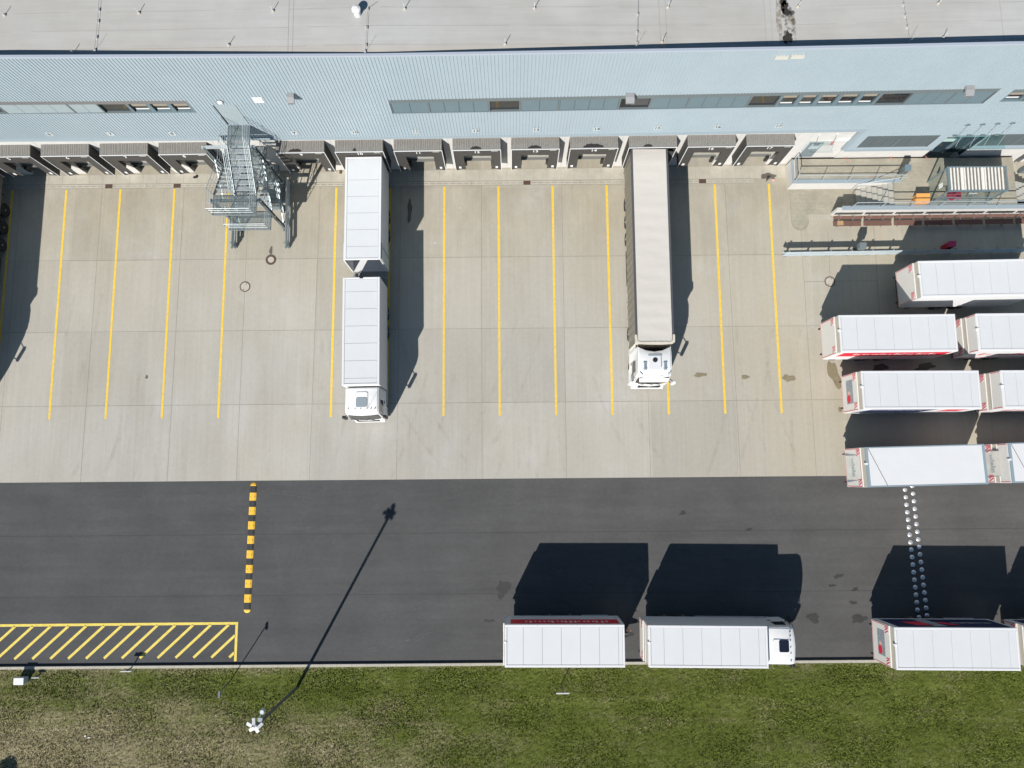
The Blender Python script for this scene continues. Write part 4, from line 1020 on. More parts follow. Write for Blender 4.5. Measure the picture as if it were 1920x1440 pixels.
# rows at the right of the yard
trailer('white box trailer at the right beside the crash barrier, topmost of the parked rows', (27.19, 12.88, 0), .012, 7.7, 2.50, 'tall', False, [])
trailer('white box trailer at the right with a red print along its lower side', (21.62, 9.23, 0), .002, 7.70, 2.50, 'tall', False, [(-1, 'red')])
swap_truck('white box truck at the right in front of the trailer with the red print', (30.72, 9.25, 0), .002, 7.7, 2.52, 'grey', 'short', [(-1, 'script')])
trailer('white box trailer in the yard with a picture on its tail lift', (22.83, 5.47, 0), -.004, 7.70, 2.53, 'tall', True, [(-1, 'blue')])
swap_truck('white box truck at the right in front of the trailer with the blue print', (31.98, 5.45, 0), -.004, 7.7, 2.5, 'dark', 'short', [(-1, 'script')])
trailer('white box trailer with blue grey roof edges standing half on the asphalt', (22.74, .46, 0), .019, 7.72, 2.57, 'tall', 'pocket', [], roofstyle='framed')
swap_truck('white box truck with blue grey roof edges at the right border by the asphalt', (32.0, .66, 0), .019, 7.7, 2.57, 'grey', 'short', [], pic='pocket', roofstyle='framed')
# the pair unloading at dock 10
tb = swap_truck('white box truck parked nose out in front of dock 10 with grey roof hatch', (-10.04, 13.34, 0), -math.pi / 2 + .0117, 7.27, 2.47, 'grey', 'plain', [], pitch=1.165, first=.98)
tt = trailer('white box trailer backed against dock 10 with its front doors open', (-10.05, 21.80, 0), -math.pi / 2 + .006, 7.26, 2.47, None, False, [], open_front=True, pitch=1.17, first=1.65, n=5)
L, W = 7.26, 2.47
for s in (-1, 1):
    d = MB().box(L - 1.22, s * (W / 2 + .045) - .022, 1.18, L - .01, s * (W / 2 + .045) + .022, 3.86); dd = d.build('folded_door', mat('door_inner', (.52, .55, .54), .5), tt)
    MB().tube((L - .9, s * (W / 2 + .09), 1.3), (L - .9, s * (W / 2 + .09), 3.7), .018, 6).build('lock_rod', GALV, dd)
rmk = MB(); rmk.box(L - .005, -W / 2, 1.14, L + .03, -W / 2 + .05, 3.93); rmk.box(L - .005, W / 2 - .05, 1.14, L + .03, W / 2, 3.93); rmk.build('door_frame', WFRAME, tt)
MB().box(L + .0, -W / 2 + .06, 1.16, L + .55, W / 2 - .06, 1.22).build('bridge_plate', mat('bridge_steel', (.25, .26, .255), .5, var=.1), tt)
MB().box(L + .55, -W / 2 + .06, 1.12, L + 1.16, W / 2 - .06, 1.18).build('bridge_plate', mat('bridge_steel2', (.21, .225, .225), .5, var=.1), tt)
hs = MB(); hs.path([(L + .2, -W / 2 + .28, 1.26), (L + .05, -W / 2 + .5, 1.35), (L + .35, -W / 2 + .62, 1.25)], .02, 6); hs.build('cable', BLACK, tt)
cp = MB(); cp.box(L + .35, -W / 2 + .08, 1.2, L + .75, -W / 2 + .26, 1.42); cp.tube((L + .3, -W / 2 + .18, 1.3), (L + 1.1, -W / 2 + .12, 1.3), .03, 6); cp.build('coupling', RIM, tt)


# tarpaulin semi trailer with its tractor
def semi(loc, rz, lab_t, lab_c):
    t = thing('curtain_trailer', lab_t, 'trailer', loc, rz, 'tarpaulin trailers at the docks'); L, W, z = 13.45, 2.50, 4.0
    n, m_ = 60, 12; v = []
    for i in range(n + 1):
        for j in range(m_ + 1):
            x = .02 + (L - .1) * i / n; f = -1 + 2 * j / m_; bow = .5 + .5 * math.cos(2 * math.pi * x / .84)
            zz = z - .02 - .017 * (1 - bow) * (1 - f * f) + random.uniform(-.004, .004)
            if x > L - 2.6 and f > -.2: zz += .014 * math.sin((x * 1.2 + f * 4) * 5) * min(1, (x - L + 2.6))
            v.append((x, f * (W / 2 - .12), zz))
    f = [(i * (m_ + 1) + j, (i + 1) * (m_ + 1) + j, (i + 1) * (m_ + 1) + j + 1, i * (m_ + 1) + j + 1) for i in range(n) for j in range(m_)]
    MB().add(v, f).build('tarpaulin_roof', TARP, t, smooth=True)
    for s in (-1, 1):
        r = MB(); y0, y1 = sorted((s * (W / 2 - .115), s * (W / 2 + .02))); r.box(0, y0, z - .16, L - .05, y1, z - .025); r.build('roof_rail', TARPD, t)
        c = MB(); vs = []; k = 120
        for i in range(k + 1):
            x = .05 + (L - .15) * i / k; w = .012 * math.sin(x * 11) + .01 * math.sin(x * 3.7)
            vs += [(x, s * (W / 2 - .02 + w * .2), z - .15), (x, s * (W / 2 + .012 + w), 2.4), (x, s * (W / 2 + .02 + w * 1.5), 1.10)]
        fs = []
        for i in range(k):
            for q in (0, 1): a = (3 * i + q, 3 * i + q + 1, 3 * i + q + 4, 3 * i + q + 3); fs.append(a if s < 0 else tuple(reversed(a)))
        cu = c.add(vs, fs).build('side_curtain', TARPS, t)
        for i in range(0, 22): MB().box(.4 + i * .6, s * (W / 2 + .05) - .012, .98, .44 + i * .6, s * (W / 2 + .05) + .012, 1.16).build('strap', BLACK, cu) if i % 2 == 0 else None
        for i in range(3): wheel(t, 2.6 + i * 1.31, s * (W / 2 - .19), .5)
        MB().box(6.2, s * (W / 2 - .08) - .06, .5, 8.6, s * (W / 2 - .08) + .06, 1.0).build('side_guard', CHASSIS, t)
    MB().box(.03, -W / 2 + .02, 1.0, L - .06, W / 2 - .02, 1.12).build('floor', CHASSIS, t)
    MB().box(.0, -W / 2 + .02, 1.12, .05, W / 2 - .02, 3.9).build('rear_door', HEADER, t)
    for s in (-1, 1): MB().box(.25, s * .5 - .07, .78, L - .3, s * .5 + .07, 1.0).build('beam', CHASSIS, t)
    b = MB(); b.box(L - .06, -W / 2, 1.0, L, W / 2, 3.86); hwid = W / 2 + .05
    pr = [(L - .55, -hwid), (L - .45, -hwid - .02), (L - .02, -hwid), (L + .06, -hwid + .12), (L + .09, -.6), (L + .09, .6), (L + .06, hwid - .12), (L - .02, hwid), (L - .45, hwid + .02), (L - .55, hwid), (L - .52, hwid - .12), (L - .15, hwid - .14), (L - .06, hwid - .28), (L - .06, -hwid + .28), (L - .15, -hwid + .14), (L - .52, -hwid + .12)]
    b.prism(pr, z - .16, z + .02); b.build('front_bulkhead', CAPB, t)
    c = thing('tractor_unit', lab_c, 'tractor', loc, rz, 'tractor units'); x0 = L + .28
    ch = MB()
    for s in (-1, 1): ch.box(L - 3.2, s * .42 - .05, .62, x0 + 1.8, s * .42 + .05, .86)
    ch.lathe([(.5, 0), (.5, .06)], 20, (L - 1.2, 0, .90)); ch.box(L - .1, -.9, .86, x0 + .1, .9, 1.15); ch.build('chassis', CHASSIS, c)
    for s in (-1, 1): wheel(c, L - 1.25, s * (W / 2 - .19)); wheel(c, L - 1.25, s * (W / 2 - .53))
    for s in (-1, 1):
        fa = MB(); fa.add([(x0 - .95, s * 1.20, .6), (x0 + .05, s * 1.22, .6), (x0 + .05, s * 1.18, 3.3), (x0 - .40, s * 1.17, 3.3)], [(0, 1, 2, 3), (3, 2, 1, 0)]); fa.build('side_fairing', WHITE, c)
        tk = MB(); tk.tube((x0 - .9, s * .95, .62), (x0 + .2, s * .95, .62), .27, 14); tk.build('fuel_tank', CHROME, c)
    cab(c, x0, 2.46, 'high', None); return t, c


sr = -math.pi / 2 - .004
semi((9.47, 22.19, 0), sr, 'beige topped tarpaulin semi trailer backed into dock 15', 'white tractor unit with round black roof vent coupled to the beige tarpaulin trailer')
semi((-37.98, 22.19, 0), sr, 'dark sided semi trailer at the left border of which only the wheels show', 'tractor unit beyond the left border whose mirror shadow falls on the concrete')

# ------------------------------------------------------------------ steel escape stair
XL, XM, XRR = -19.50, -18.08, -16.66; YW, YO, YE = 21.15, 18.48, 17.12
sta = thing('escape_stair', 'galvanised steel escape stair with gratings climbing to the grey door', 'stair', (XM, 20, 0))
O = Vector((XM, 20, 0))


def sb(mb, name, m=GALV): return mb.build(name, m, sta, tuple(-O))


def grate(m, x0, y0, x1, y1, z):
    m.box(x0, y0, z - .14, x1, y0 + .03, z); m.box(x0, y1 - .03, z - .14, x1, y1, z); m.box(x0, y0 + .03, z - .14, x0 + .03, y1 - .03, z); m.box(x1 - .03, y0 + .03, z - .14, x1, y1 - .03, z)
    y = y0 + .07
    while y < y1 - .04: m.box(x0 + .03, y, z - .070, x1 - .03, y + .018, z - .005); y += .060
    x = x0 + .22
    while x < x1 - .1: m.box(x, y0 + .03, z - .05, x + .012, y1 - .03, z - .02); x += .24


def rail(m, pts, posts=True, h=1.1, rails=(1.1, .75, .40)):
    for a, b in zip(pts, pts[1:]):
        a, b = Vector(a), Vector(b)
        for r in rails: m.tube(a + Vector((0, 0, r)), b + Vector((0, 0, r)), .021 if r == h else .014, 6)
        n = max(1, round((b - a).length / 1.0))
        for i in range(n + 1): q = a.lerp(b, i / n); m.tube(q, q + Vector((0, 0, h)), .019, 6)


def flight(x0, x1, ya, za, yb, zb, name='flight'):
    m = MB(); n = max(4, round(abs(za - zb) / .19)); 
    for i in range(1, n):
        t = i / n; y = ya + (yb - ya) * t; z = za + (zb - za) * t; d = .14
        m.box(x0 + .03, y - d, z - .035, x1 - .03, y - d + .03, z + .0); m.box(x0 + .03, y + d - .03, z - .035, x1 - .03, y + d, z)
        for q in range(4): m.box(x0 + .03, y - d + .055 + q * .052, z - .055, x1 - .03, y - d + .070 + q * .052, z - .004)
    f = sb(m, name, GALVL)
    for x in (x0 + .015, x1 - .015):
        s = MB(); s.bar((x, ya, za - .06), (x, yb, zb - .06), .03, .24, up=(0, 0, 1)); sb(s, 'stringer', GALV)
        r = MB(); rail(r, [(x, ya, za), (x, yb, zb)]); sb(r, 'handrail', GALVL)
    return f


for z, x0, y0, y1, xa in ((7.22, XM, YW, 22.48, XRR), (5.62, XL, YE, YO, XRR), (4.20, XL, YW, 22.42, XRR), (2.78, XL, YE, YO, XRR), (1.40, XL, YW, 22.42, XRR)):
    m = MB(); grate(m, x0, y0, xa, y1, z); sb(m, 'landing', GALV)
    r = MB()
    if y0 == YE: rail(r, [(x0 + .02, YO, z), (x0 + .02, YE + .02, z), (xa - .02, YE + .02, z), (xa - .02, YO, z)])
    else: rail(r, [(x0 + .02, y0, z), (x0 + .02, y1, z)]); rail(r, [(xa - .02, y0, z), (xa - .02, y1, z)])
    sb(r, 'handrail', GALVL)
flight(XM, XRR, YW, 7.22, YO, 5.62); flight(XL, XM, YO, 5.62, YW, 4.20); flight(XM, XRR, YW, 4.20, YO, 2.78); flight(XL, XM, YO, 2.78, YW, 1.40); flight(XM + .3, XRR, YW, 1.40, 19.36, .0)
for x, y, zt in ((-16.50, 18.17, 5.55), (-16.52, 21.2, 6.9), (-19.68, 21.2, 6.9), (-19.68, 18.17, 5.55)):
    c = MB(); c.box(x - .09, y - .09, 0, x + .09, y - .07, zt); c.box(x - .09, y + .07, 0, x + .09, y + .09, zt); c.box(x - .012, y - .07, 0, x + .012, y + .07, zt); c.box(x - .17, y - .17, 0, x + .17, y + .17, .025); sb(c, 'column', mat('column_steel', (.125, .155, .17), .4, .4))
for y, z in ((21.2, 6.9), (18.17, 5.45), (21.2, 4.0), (18.17, 2.6), (21.2, 1.22)):
    b = MB(); b.box(-19.85, y - .08, z - .16, -16.42, y + .08, z); sb(b, 'cross_beam', GALVL)
for x in (-16.5, -19.68):
    b = MB(); b.bar((x, 18.2, .4), (x, 21.15, 2.6), .05); b.bar((x, 18.2, 2.9), (x, 21.15, 5.2), .05); sb(b, 'brace', GALV)


# ------------------------------------------------------------------ crash barriers (two stacked corrugated rails on posts)
def barrier(label, x0, y0, x1, y1, face):
    L = math.hypot(x1 - x0, y1 - y0); t = thing('crash_barrier', label, 'barrier', (x0, y0, 0), math.atan2(y1 - y0, x1 - x0), 'steel crash barriers'); f = face
    for z0, z1, nm in ((.52, .90, 'upper_rail'), (.12, .36, 'lower_rail')):
        h = z1 - z0; pr = [(0, z0), (.05, z0 + .14 * h), (.05, z0 + .30 * h), (.005, z0 + .42 * h), (.005, z0 + .58 * h), (.05, z0 + .70 * h), (.05, z0 + .86 * h), (0, z1)]
        m = MB(); v = []
        for x in (0, L): v += [(x, f * (.06 + y), z) for y, z in pr] + [(x, f * (.045 + y), z) for y, z in pr]
        n = len(pr); fs = []
        for i in range(n - 1): fs += [(i, i + 1, 2 * n + i + 1, 2 * n + i), (n + i, 3 * n + i, 3 * n + i + 1, n + i + 1)]
        fs += [(n - 1, 2 * n - 1, 4 * n - 1, 3 * n - 1), (0, 2 * n, 3 * n, n)]
        m.add(v, fs).build(nm, BEAM, t)
    n = max(2, round(L / 1.45))
    for i in range(n):
        x = .25 + (L - .5) * i / (n - 1); p = MB(); p.box(x - .05, -.05, 0, x + .05, .05, .92); p.build('post', mat('barrier_post', (.24, .28, .30), .5, .3), t)
        MB().box(x - .11, -.11, 0, x + .11, .11, .02).build('base_plate', mat('barrier_post', (.24, .28, .30), .5, .3), t)
    for x in (0, L):
        c = MB(); v = [(x + (.0 if x else 0) + (1 if x else -1) * .16 * math.sin(a), f * (.06 - .11 * (1 - math.cos(a)) / 1), z) for a in np.linspace(0, math.pi * .8, 6) for z in (.55, .87)]
        c.add(v, [(2 * i, 2 * i + 1, 2 * i + 3, 2 * i + 2) for i in range(5)]).build('end_cap', BEAM, t)


barrier('long steel crash barrier right of bay line 17 above the parked trailers', 19.62, 15.85, 41.0, 16.02, -1)
barrier('steel crash barrier on the concrete right of the escape stair', -16.28, 16.60, -16.38, 21.7, -1)
barrier('steel crash barrier with only its lower end showing under the escape stair', -20.15, 16.62, -20.20, 21.2, -1)

# ------------------------------------------------------------------ raised entrance platform, steps and benches
PZ = 1.15
pf = thing('entrance_platform', 'raised block paved platform with white retaining walls before the entrance', 'platform', (27.8, 21, 0))
O2 = Vector((27.8, 21, 0))


def pb(mb, name, m): return mb.build(name, m, pf, tuple(-O2))


XE = 36.3
d = MB(); d.box(20.55, 20.98, .0, XE, 22.66, PZ); d.box(27.55, 19.02, 0, XE, 20.98, PZ); pb(d, 'paved_deck', PAVE)
w = MB(); w.box(20.32, 20.86, -.1, 28.1, 20.975, PZ - .06); w.box(20.32, 20.975, -.1, 20.545, 22.65, PZ - .06); w.box(23.40, 18.84, -.1, 41, 19.015, PZ - .06); pb(w, 'retaining_wall', PANEL)
k = MB(); k.box(20.30, 20.84, PZ - .06, 28.12, 21.10, PZ + .03); k.box(20.30, 21.10, PZ - .06, 20.42, 22.65, PZ + .03); k.box(23.75, 18.82, PZ - .06, 41, 19.10, PZ + .03); pb(k, 'edge_flashing', TRIM)
s = MB(); n = 7
for i in range(n): s.box(25.30 + i * (2.25 / n), 19.02, 0, 27.55, 20.86, PZ * (i + 1) / (n + 1)) if i else s.box(25.30, 19.02, 0, 27.55, 20.86, PZ / (n + 1))
pb(s, 'steps', mat('step_concrete', (.37, .36, .325), .8, var=.08, vscale=3))
s = MB()
for i in range(n): s.box(XE, 19.6, 0, XE + 2.25 - i * (2.25 / n), 20.9, PZ * (i + 1) / (n + 1))
pb(s, 'steps', mat('step_concrete', (.37, .36, .325), .8, var=.08, vscale=3))
pv = MB(); pv.quad((21.75, 18.95, .010), (25.3, 18.95, .010), (25.3, 20.86, .010), (21.75, 20.86, .010)); struct('block_paved_path', pv, PAVE)
a = [(20.52 + .60 + .60 * math.cos(t), 18.35 + .60 * math.sin(t)) for t in np.linspace(math.pi, 2 * math.pi, 15)]
pv = MB(); pv.add([(20.52, 20.86, .010)] + [(x, y, .010) for x, y in a] + [(21.72, 20.86, .010)], [tuple(range(len(a) + 2))]); struct('paved_island', pv, PAVE)
kk = MB(); pts = [(20.50, 20.86)] + [(20.50 + .62 + .62 * math.cos(t), 18.35 + .62 * math.sin(t)) for t in np.linspace(math.pi, 2 * math.pi, 15)] + [(21.74, 20.86)]
for p, q in zip(pts, pts[1:]): strip(kk, p, q, .022, .013)
pts = [(20.56 + .56 + .50 * math.cos(t), 18.35 + .50 * math.sin(t)) for t in np.linspace(math.pi, 2 * math.pi, 15)]
for p, q in zip(pts, pts[1:]): strip(kk, p, q, .018, .013)
struct('island_edging', kk, JOINT)
dr = MB(); dr.quad((21.78, 18.60, .012), (23.4, 18.60, .012), (23.4, 18.84, .012), (21.78, 18.84, .012)); struct('drain_channel', dr, SCREED)
dr = MB()
for i in range(7): dr.quad((21.85 + i * .24, 18.70, .016), (22.0 + i * .24, 18.70, .016), (22.0 + i * .24, 18.74, .016), (21.85 + i * .24, 18.74, .016))
struct('drain_slot', dr, JOINT)
for i, (u, v) in enumerate(((1588, 299), (1671, 296), (1737, 295), (1745 + 78, 297), (1634, 331), (1890, 327))):
    q = at(u, v, PZ); m = MB()
    for s in (1, -1):
        b_ = [(q.x + dx, q.y + dy, PZ + .006 + .001 * (s > 0)) for dx, dy in ((-.16, -.16 * s - .02), (-.13, -.16 * s + .02), (.16, .16 * s + .02), (.13, .16 * s - .02))]
        m.add(b_, [(0, 1, 2, 3)])
    struct('pink_cross', m, PINKX)
ra = thing('platform_railing', 'grey steel railing along the left and front edge of the platform', 'railing', (20.4, 20.95, PZ), 0, 'steel railings of the entrance platform')
P0 = Vector((20.4, 20.95, PZ))


def railing(t, o, pts, sp=1.95, plate=True):
    m = MB(); l2 = MB(); ps = MB(); first = True
    for a, b in zip(pts, pts[1:]):
        a, b = Vector(a) - o, Vector(b) - o; up = Vector((0, 0, 1))
        m.tube(a + up * 1.0, b + up * 1.0, .032, 8); l2.tube(a + up * .52, b + up * .52, .022, 6)
        n = max(1, round((b - a).length / sp))
        for i in range(0 if first else 1, n + 1): q = a.lerp(b, i / n); p = MB().tube(q + Vector((0, 0, -.25)), q + up * 1.0, .026, 6); p.build('post', GALVL, t)
        first = False
    m.build('handrail', GALVL, t); l2.build('knee_rail', GALV, t)


railing(ra, P0, [(20.42, 22.5, PZ), (20.42, 20.97, PZ), (28.0, 20.97, PZ)])
rb = thing('platform_railing', 'long grey steel railing on the white wall above the brown benches', 'railing', (24.4, 18.95, PZ), 0, 'steel railings of the entrance platform')
railing(rb, Vector((24.4, 18.95, PZ)), [(24.35, 18.95, PZ), (41, 18.99, PZ)], 2.1)
hr = thing('stair_handrail', 'thin grey handrail stepping down beside the platform steps', 'railing', (25.2, 20.8, 0)); m = MB()
pts = [(25.0, 20.78, .95), (27.5, 20.78, 2.1), (28.1, 20.78, 2.1)]; m.path([tuple(Vector(p) - Vector((25.2, 20.8, 0))) for p in pts], .022, 6); m.build('handrail', GALVL, hr)
for x, z in ((25.05, .95), (27.5, 2.1)): MB().tube((x - 25.2, -.02, .02 if x < 26 else 1.0), (x - 25.2, -.02, z), .02, 6).build('post', GALVL, hr)
# benches along the white wall
BL = [('brown slatted bench with a cardboard sheet on its seat, leftmost of the row', 0)] + [(s, i + 1) for i, s in enumerate(('brown slatted bench second from the left along the white wall', 'brown slatted bench third from the left, half in the trailer shadow', 'brown slatted bench fourth from the left along the white wall', 'brown slatted bench fifth from the left along the white wall', 'brown slatted bench sixth from the left along the white wall', 'brown slatted bench seventh from the left at the right border'))]


def bench():
    t = thing('bench', '', 'bench', (0, 0, 0), 0, 'brown benches in a row along the white wall'); L = 2.02
    s = MB(); [s.box(0, -.44 + k * .10, .42, L, -.355 + k * .10, .455) for k in range(4)]; s.build('seat', WOODB, t)
    b = MB(); [b.add([(0, .04 + k * .035, .56 + k * .11), (L, .04 + k * .035, .56 + k * .11), (L, .065 + k * .035, .65 + k * .11), (0, .065 + k * .035, .65 + k * .11), (0, .075 + k * .035, .555 + k * .11), (L, .075 + k * .035, .555 + k * .11), (L, .10 + k * .035, .645 + k * .11), (0, .10 + k * .035, .645 + k * .11)], [(0, 1, 2, 3), (5, 4, 7, 6), (3, 2, 6, 7), (0, 4, 5, 1), (0, 3, 7, 4), (1, 5, 6, 2)]) for k in range(3)]; b.build('backrest', WOODB, t)
    for x in (.42, 1.42):
        f = MB(); f.bar((x, -.42, .39), (x, .02, .39), .05); f.bar((x, .02, .39), (x, .17, .90), .05); f.bar((x, -.30, .39), (x, -.36, .0), .05); f.bar((x, .0, .39), (x, .08, .0), .05); f.build('leg', GALV, t)
    return t


b0 = bench()
for lab, i in BL:
    o = b0 if i == 0 else copy_tree(b0)
    o['label'] = lab; q = at(1562 + 57.2 * i, 424 - i * 1.05, .42); o.location = (23.33 + i * 2.205, 18.30 + i * .012, 0)
cb = tag(MB().prism([(0, 0), (.46, .02), (.44, .34), (.02, .33)], 0, .012).build('cardboard_sheet', CARD, None, (23.62, 17.92, .457)), 'flat piece of brown cardboard lying on the leftmost bench', 'cardboard')
# smoking shelter
ss = thing('smoking_shelter', 'glazed smoking shelter with weathered white corrugated roof on the platform', 'shelter', (30.0, 19.2, PZ)); So = Vector((30.0, 19.2, PZ))
X0, X1, Y0, Y1, ZS = 29.98, 33.96, 19.22, 20.84, 3.55


def s_(m, n, mm): return m.build(n, mm, ss, tuple(-So))


rf = MB(); gr = MB(); x = X0 + .14
i = 0
while x < X1 - .12:
    wd = .075 if random.random() < .72 else .17
    rf.add([(x, Y0 + .02, ZS + .05), (x + wd, Y0 + .02, ZS + .05), (x + wd, Y1 - .03, ZS + .10), (x, Y1 - .03, ZS + .10), (x - .015, Y0 + .02, ZS + .01), (x + wd + .015, Y0 + .02, ZS + .01), (x + wd + .015, Y1 - .03, ZS + .06), (x - .015, Y1 - .03, ZS + .06)], [(0, 1, 2, 3), (0, 3, 7, 4), (1, 5, 6, 2), (0, 4, 5, 1)]); x += .235; i += 1
gr.add([(X0 + .06, Y0 + .02, ZS + .0), (X1 - .06, Y0 + .02, ZS), (X1 - .06, Y1 - .03, ZS + .05), (X0 + .06, Y1 - .03, ZS + .05)], [(0, 1, 2, 3)])
g_ = s_(gr, 'roof_sheet', GRIME); rf.build('roof_rib', CORR, g_)
fr = MB(); fr.box(X0 - .04, Y0 - .06, ZS - .12, X1 + .04, Y0 + .02, ZS + .03); fr.box(X0 - .04, Y1 - .02, ZS - .12, X1 + .04, Y1 + .05, ZS + .10); fr.box(X0 - .04, Y0 + .02, ZS - .12, X0 + .06, Y1 - .02, ZS + .07); fr.box(X1 - .06, Y0 + .02, ZS - .12, X1 + .04, Y1 - .02, ZS + .07); s_(fr, 'roof_frame', SBLUE)
for x in (X0, X1):
    for y in (Y0, Y1): s_(MB().box(x - .04, y - .04, PZ, x + .04, y + .04, ZS - .12), 'post', SBLUE)
s_(MB().box(X0 + .02, Y0 + .01, PZ + .15, X1 - .02, Y0 + .022, ZS - .25), 'glass_panel', SHGLASS); s_(MB().box(X0 - .006, Y0 + .05, PZ + .15, X0 + .006, Y1 - .05, ZS - .25), 'glass_panel', SHGLASS); s_(MB().box(X1 - .006, Y0 + .05, PZ + .15, X1 + .006, Y1 - .05, ZS - .25), 'glass_panel', SHGLASS)
lr = MB(); lr.box(X0 + .04, Y0 - .02, PZ + .08, X1 - .04, Y0 + .008, PZ + .15); lr.box(X0 + .04, Y0 - .02, PZ + 1.1, X1 - .04, Y0 + .008, PZ + 1.15); s_(lr, 'glazing_bar', SBLUE)
nt = MB().box(X0 - .02, Y0 + .55, PZ + 1.3, X0 - .008, Y0 + .85, PZ + 1.75); s_(nt, 'notice', WHITE)
ch = thing('red_chair', 'red plastic chair standing inside the smoking shelter', 'chair', (31.75, 19.62, PZ))
c = MB(); c.prism([(-.30, -.24), (.26, -.26), (.30, .20), (.22, .28), (-.24, .28), (-.32, .20)], .42, .46); c.build('seat', mat('faded_red_plastic', (.42, .045, .09), .5), ch); MB().add([(-.30, .26, .46), (.28, .26, .46), (.26, .36, .95), (-.26, .36, .95)], [(0, 1, 2, 3), (3, 2, 1, 0)]).build('backrest', mat('faded_red_plastic', (.42, .045, .09), .5), ch)
for x in (-.26, .24):
    for y in (-.2, .24): MB().tube((x, y, 0), (x, y, .42), .02, 6).build('leg', GALV, ch)
tb2 = thing('round_table', 'small red round table inside the smoking shelter', 'table', (31.15, 19.50, PZ)); MB().lathe([(.33, .70), (.33, .73)], 20).build('tabletop', mat('faded_red_plastic', (.42, .045, .09), .5), tb2); MB().tube((0, 0, 0), (0, 0, .70), .03, 8).build('leg', GALV, tb2)
MB().lathe([(.2, 0), (.18, .03)], 14).build('foot', GALV, tb2)
tb3 = thing('ashtray_table', 'white topped narrow table inside the smoking shelter', 'table', (32.6, 19.55, PZ)); MB().prism([(-.3, -.11), (.3, -.08), (.3, .1), (-.3, .1)], .86, .89).build('tabletop', WHITE, tb3); MB().tube((0, 0, 0), (0, 0, .86), .03, 8).build('leg', GALV, tb3)
# grit box, bins, posts
gb = thing('grit_box', 'orange grit box with sloping lid on the platform left of the shelter', 'box', (29.24, 19.42, PZ))
MB().add([(-.42, -.26, 0), (.42, -.26, 0), (.42, .26, 0), (-.42, .26, 0), (-.46, -.30, .48), (.46, -.30, .48), (.46, .30, .62), (-.46, .30, .62)], [(3, 2, 1, 0), (0, 1, 5, 4), (1, 2, 6, 5), (2, 3, 7, 6), (3, 0, 4, 7)]).build('box', ORANGE, gb)
l = MB(); l.add([(-.49, -.33, .47), (.49, -.33, .47), (.49, .32, .62), (-.49, .32, .62), (-.47, -.31, .54), (.47, -.31, .54), (.47, .30, .68), (-.47, .30, .68)], [(3, 2, 1, 0), (4, 5, 6, 7), (0, 1, 5, 4), (1, 2, 6, 5), (2, 3, 7, 6), (3, 0, 4, 7)]); l.box(-.1, -.37, .50, .1, -.32, .55); l.build('lid', ORANGE, gb)


def bin_(lab, x, y, m1=SLATE):
    t = thing('litter_bin', lab, 'bin', (x, y, PZ), 0, 'dark bins on the platform')
    b = MB(); b.box(-.19, -.17, .12, .19, .17, .98); b.build('bin_body', m1, t); MB().add([(-.22, -.21, .98), (.22, -.21, .98), (.22, .21, 1.04), (-.22, .21, 1.04), (-.22, -.21, 1.03), (.22, -.21, 1.03), (.22, .21, 1.10), (-.22, .21, 1.10)], [(3, 2, 1, 0), (4, 5, 6, 7), (0, 1, 5, 4), (1, 2, 6, 5), (2, 3, 7, 6), (3, 0, 4, 7)]).build('hood', SBLUE, t)
    for s in (-1, 1): MB().box(s * .15 - .03, -.1, 0, s * .15 + .03, .1, .12).build('foot', BLACK, t)


q = at(1688, 326, PZ); bin_('dark steel bin on the platform at the right end of the left railing', q.x, q.y)
q = at(1912, 322, PZ); bin_('dark steel bin on the platform at the right border', q.x, q.y)
t = thing('service_post', 'grey service post with slanted head behind the crash barrier', 'post', (24.92, 16.10, 0))
p = MB(); p.prism([(-.16, -.12), (.16, -.12), (.16, .12), (-.16, .12)], 0, .95); p.build('pedestal', mat('post_dark', (.05, .055, .06), .5), t)
MB().add([(-.24, -.22, .95), (.24, -.22, .95), (.24, .20, .95), (-.24, .20, .95), (-.24, -.18, 1.32), (.24, -.18, 1.32), (.24, .20, 1.42), (-.24, .20, 1.42)], [(3, 2, 1, 0), (4, 5, 6, 7), (0, 1, 5, 4), (1, 2, 6, 5), (2, 3, 7, 6), (3, 0, 4, 7)]).build('head', SLATE, t)
MB().box(-.2, -.26, .5, .2, -.12, .62).build('cable_tray', BLACK, t)
t = thing('red_post', 'dark red service post in the trailer shadow behind the crash barrier', 'post', (31.45, 16.25, 0))
MB().prism([(-.22, -.17), (.22, -.17), (.22, .17), (-.22, .17)], 0, 1.0).build('cabinet', BRED, t); MB().add([(-.25, -.20, 1.0), (.25, -.20, 1.0), (.25, .20, 1.0), (-.25, .20, 1.0), (-.25, -.20, 1.05), (.25, -.20, 1.05), (.25, .20, 1.12), (-.25, .20, 1.12)], [(3, 2, 1, 0), (4, 5, 6, 7), (0, 1, 5, 4), (1, 2, 6, 5), (2, 3, 7, 6), (3, 0, 4, 7)]).build('cap', mat('magenta_red_paint', (.40, .03, .12), .5), t); MB().box(-.12, -.19, .55, .12, -.17, .85).build('panel', BLACK, t)
t = thing('hydrant_pipe', 'small upright pipe with valve in the drain channel below dock 17', 'pipe', (at(1437, 333).x, 21.55, 0)); MB().tube((0, 0, 0), (0, 0, .32), .05, 10).build('pipe', IRON, t); MB().box(.4, -.05, 0, .55, .07, .1).build('valve', mat('pink_print', (.7, .4, .38)), t); MB().tube((-.12, 0, .3), (.12, 0, .3), .025, 6).build('handle', BLACK, t)

# ------------------------------------------------------------------ road furniture
sp = thing('speed_bump', 'black and yellow rubber speed bump across the road by the yard edge', 'speed bump', (-18.14, -.22, 0), math.atan2(-9.0 + .2, -18.26 + 18.14))
Lb = 8.80; n = 17; 


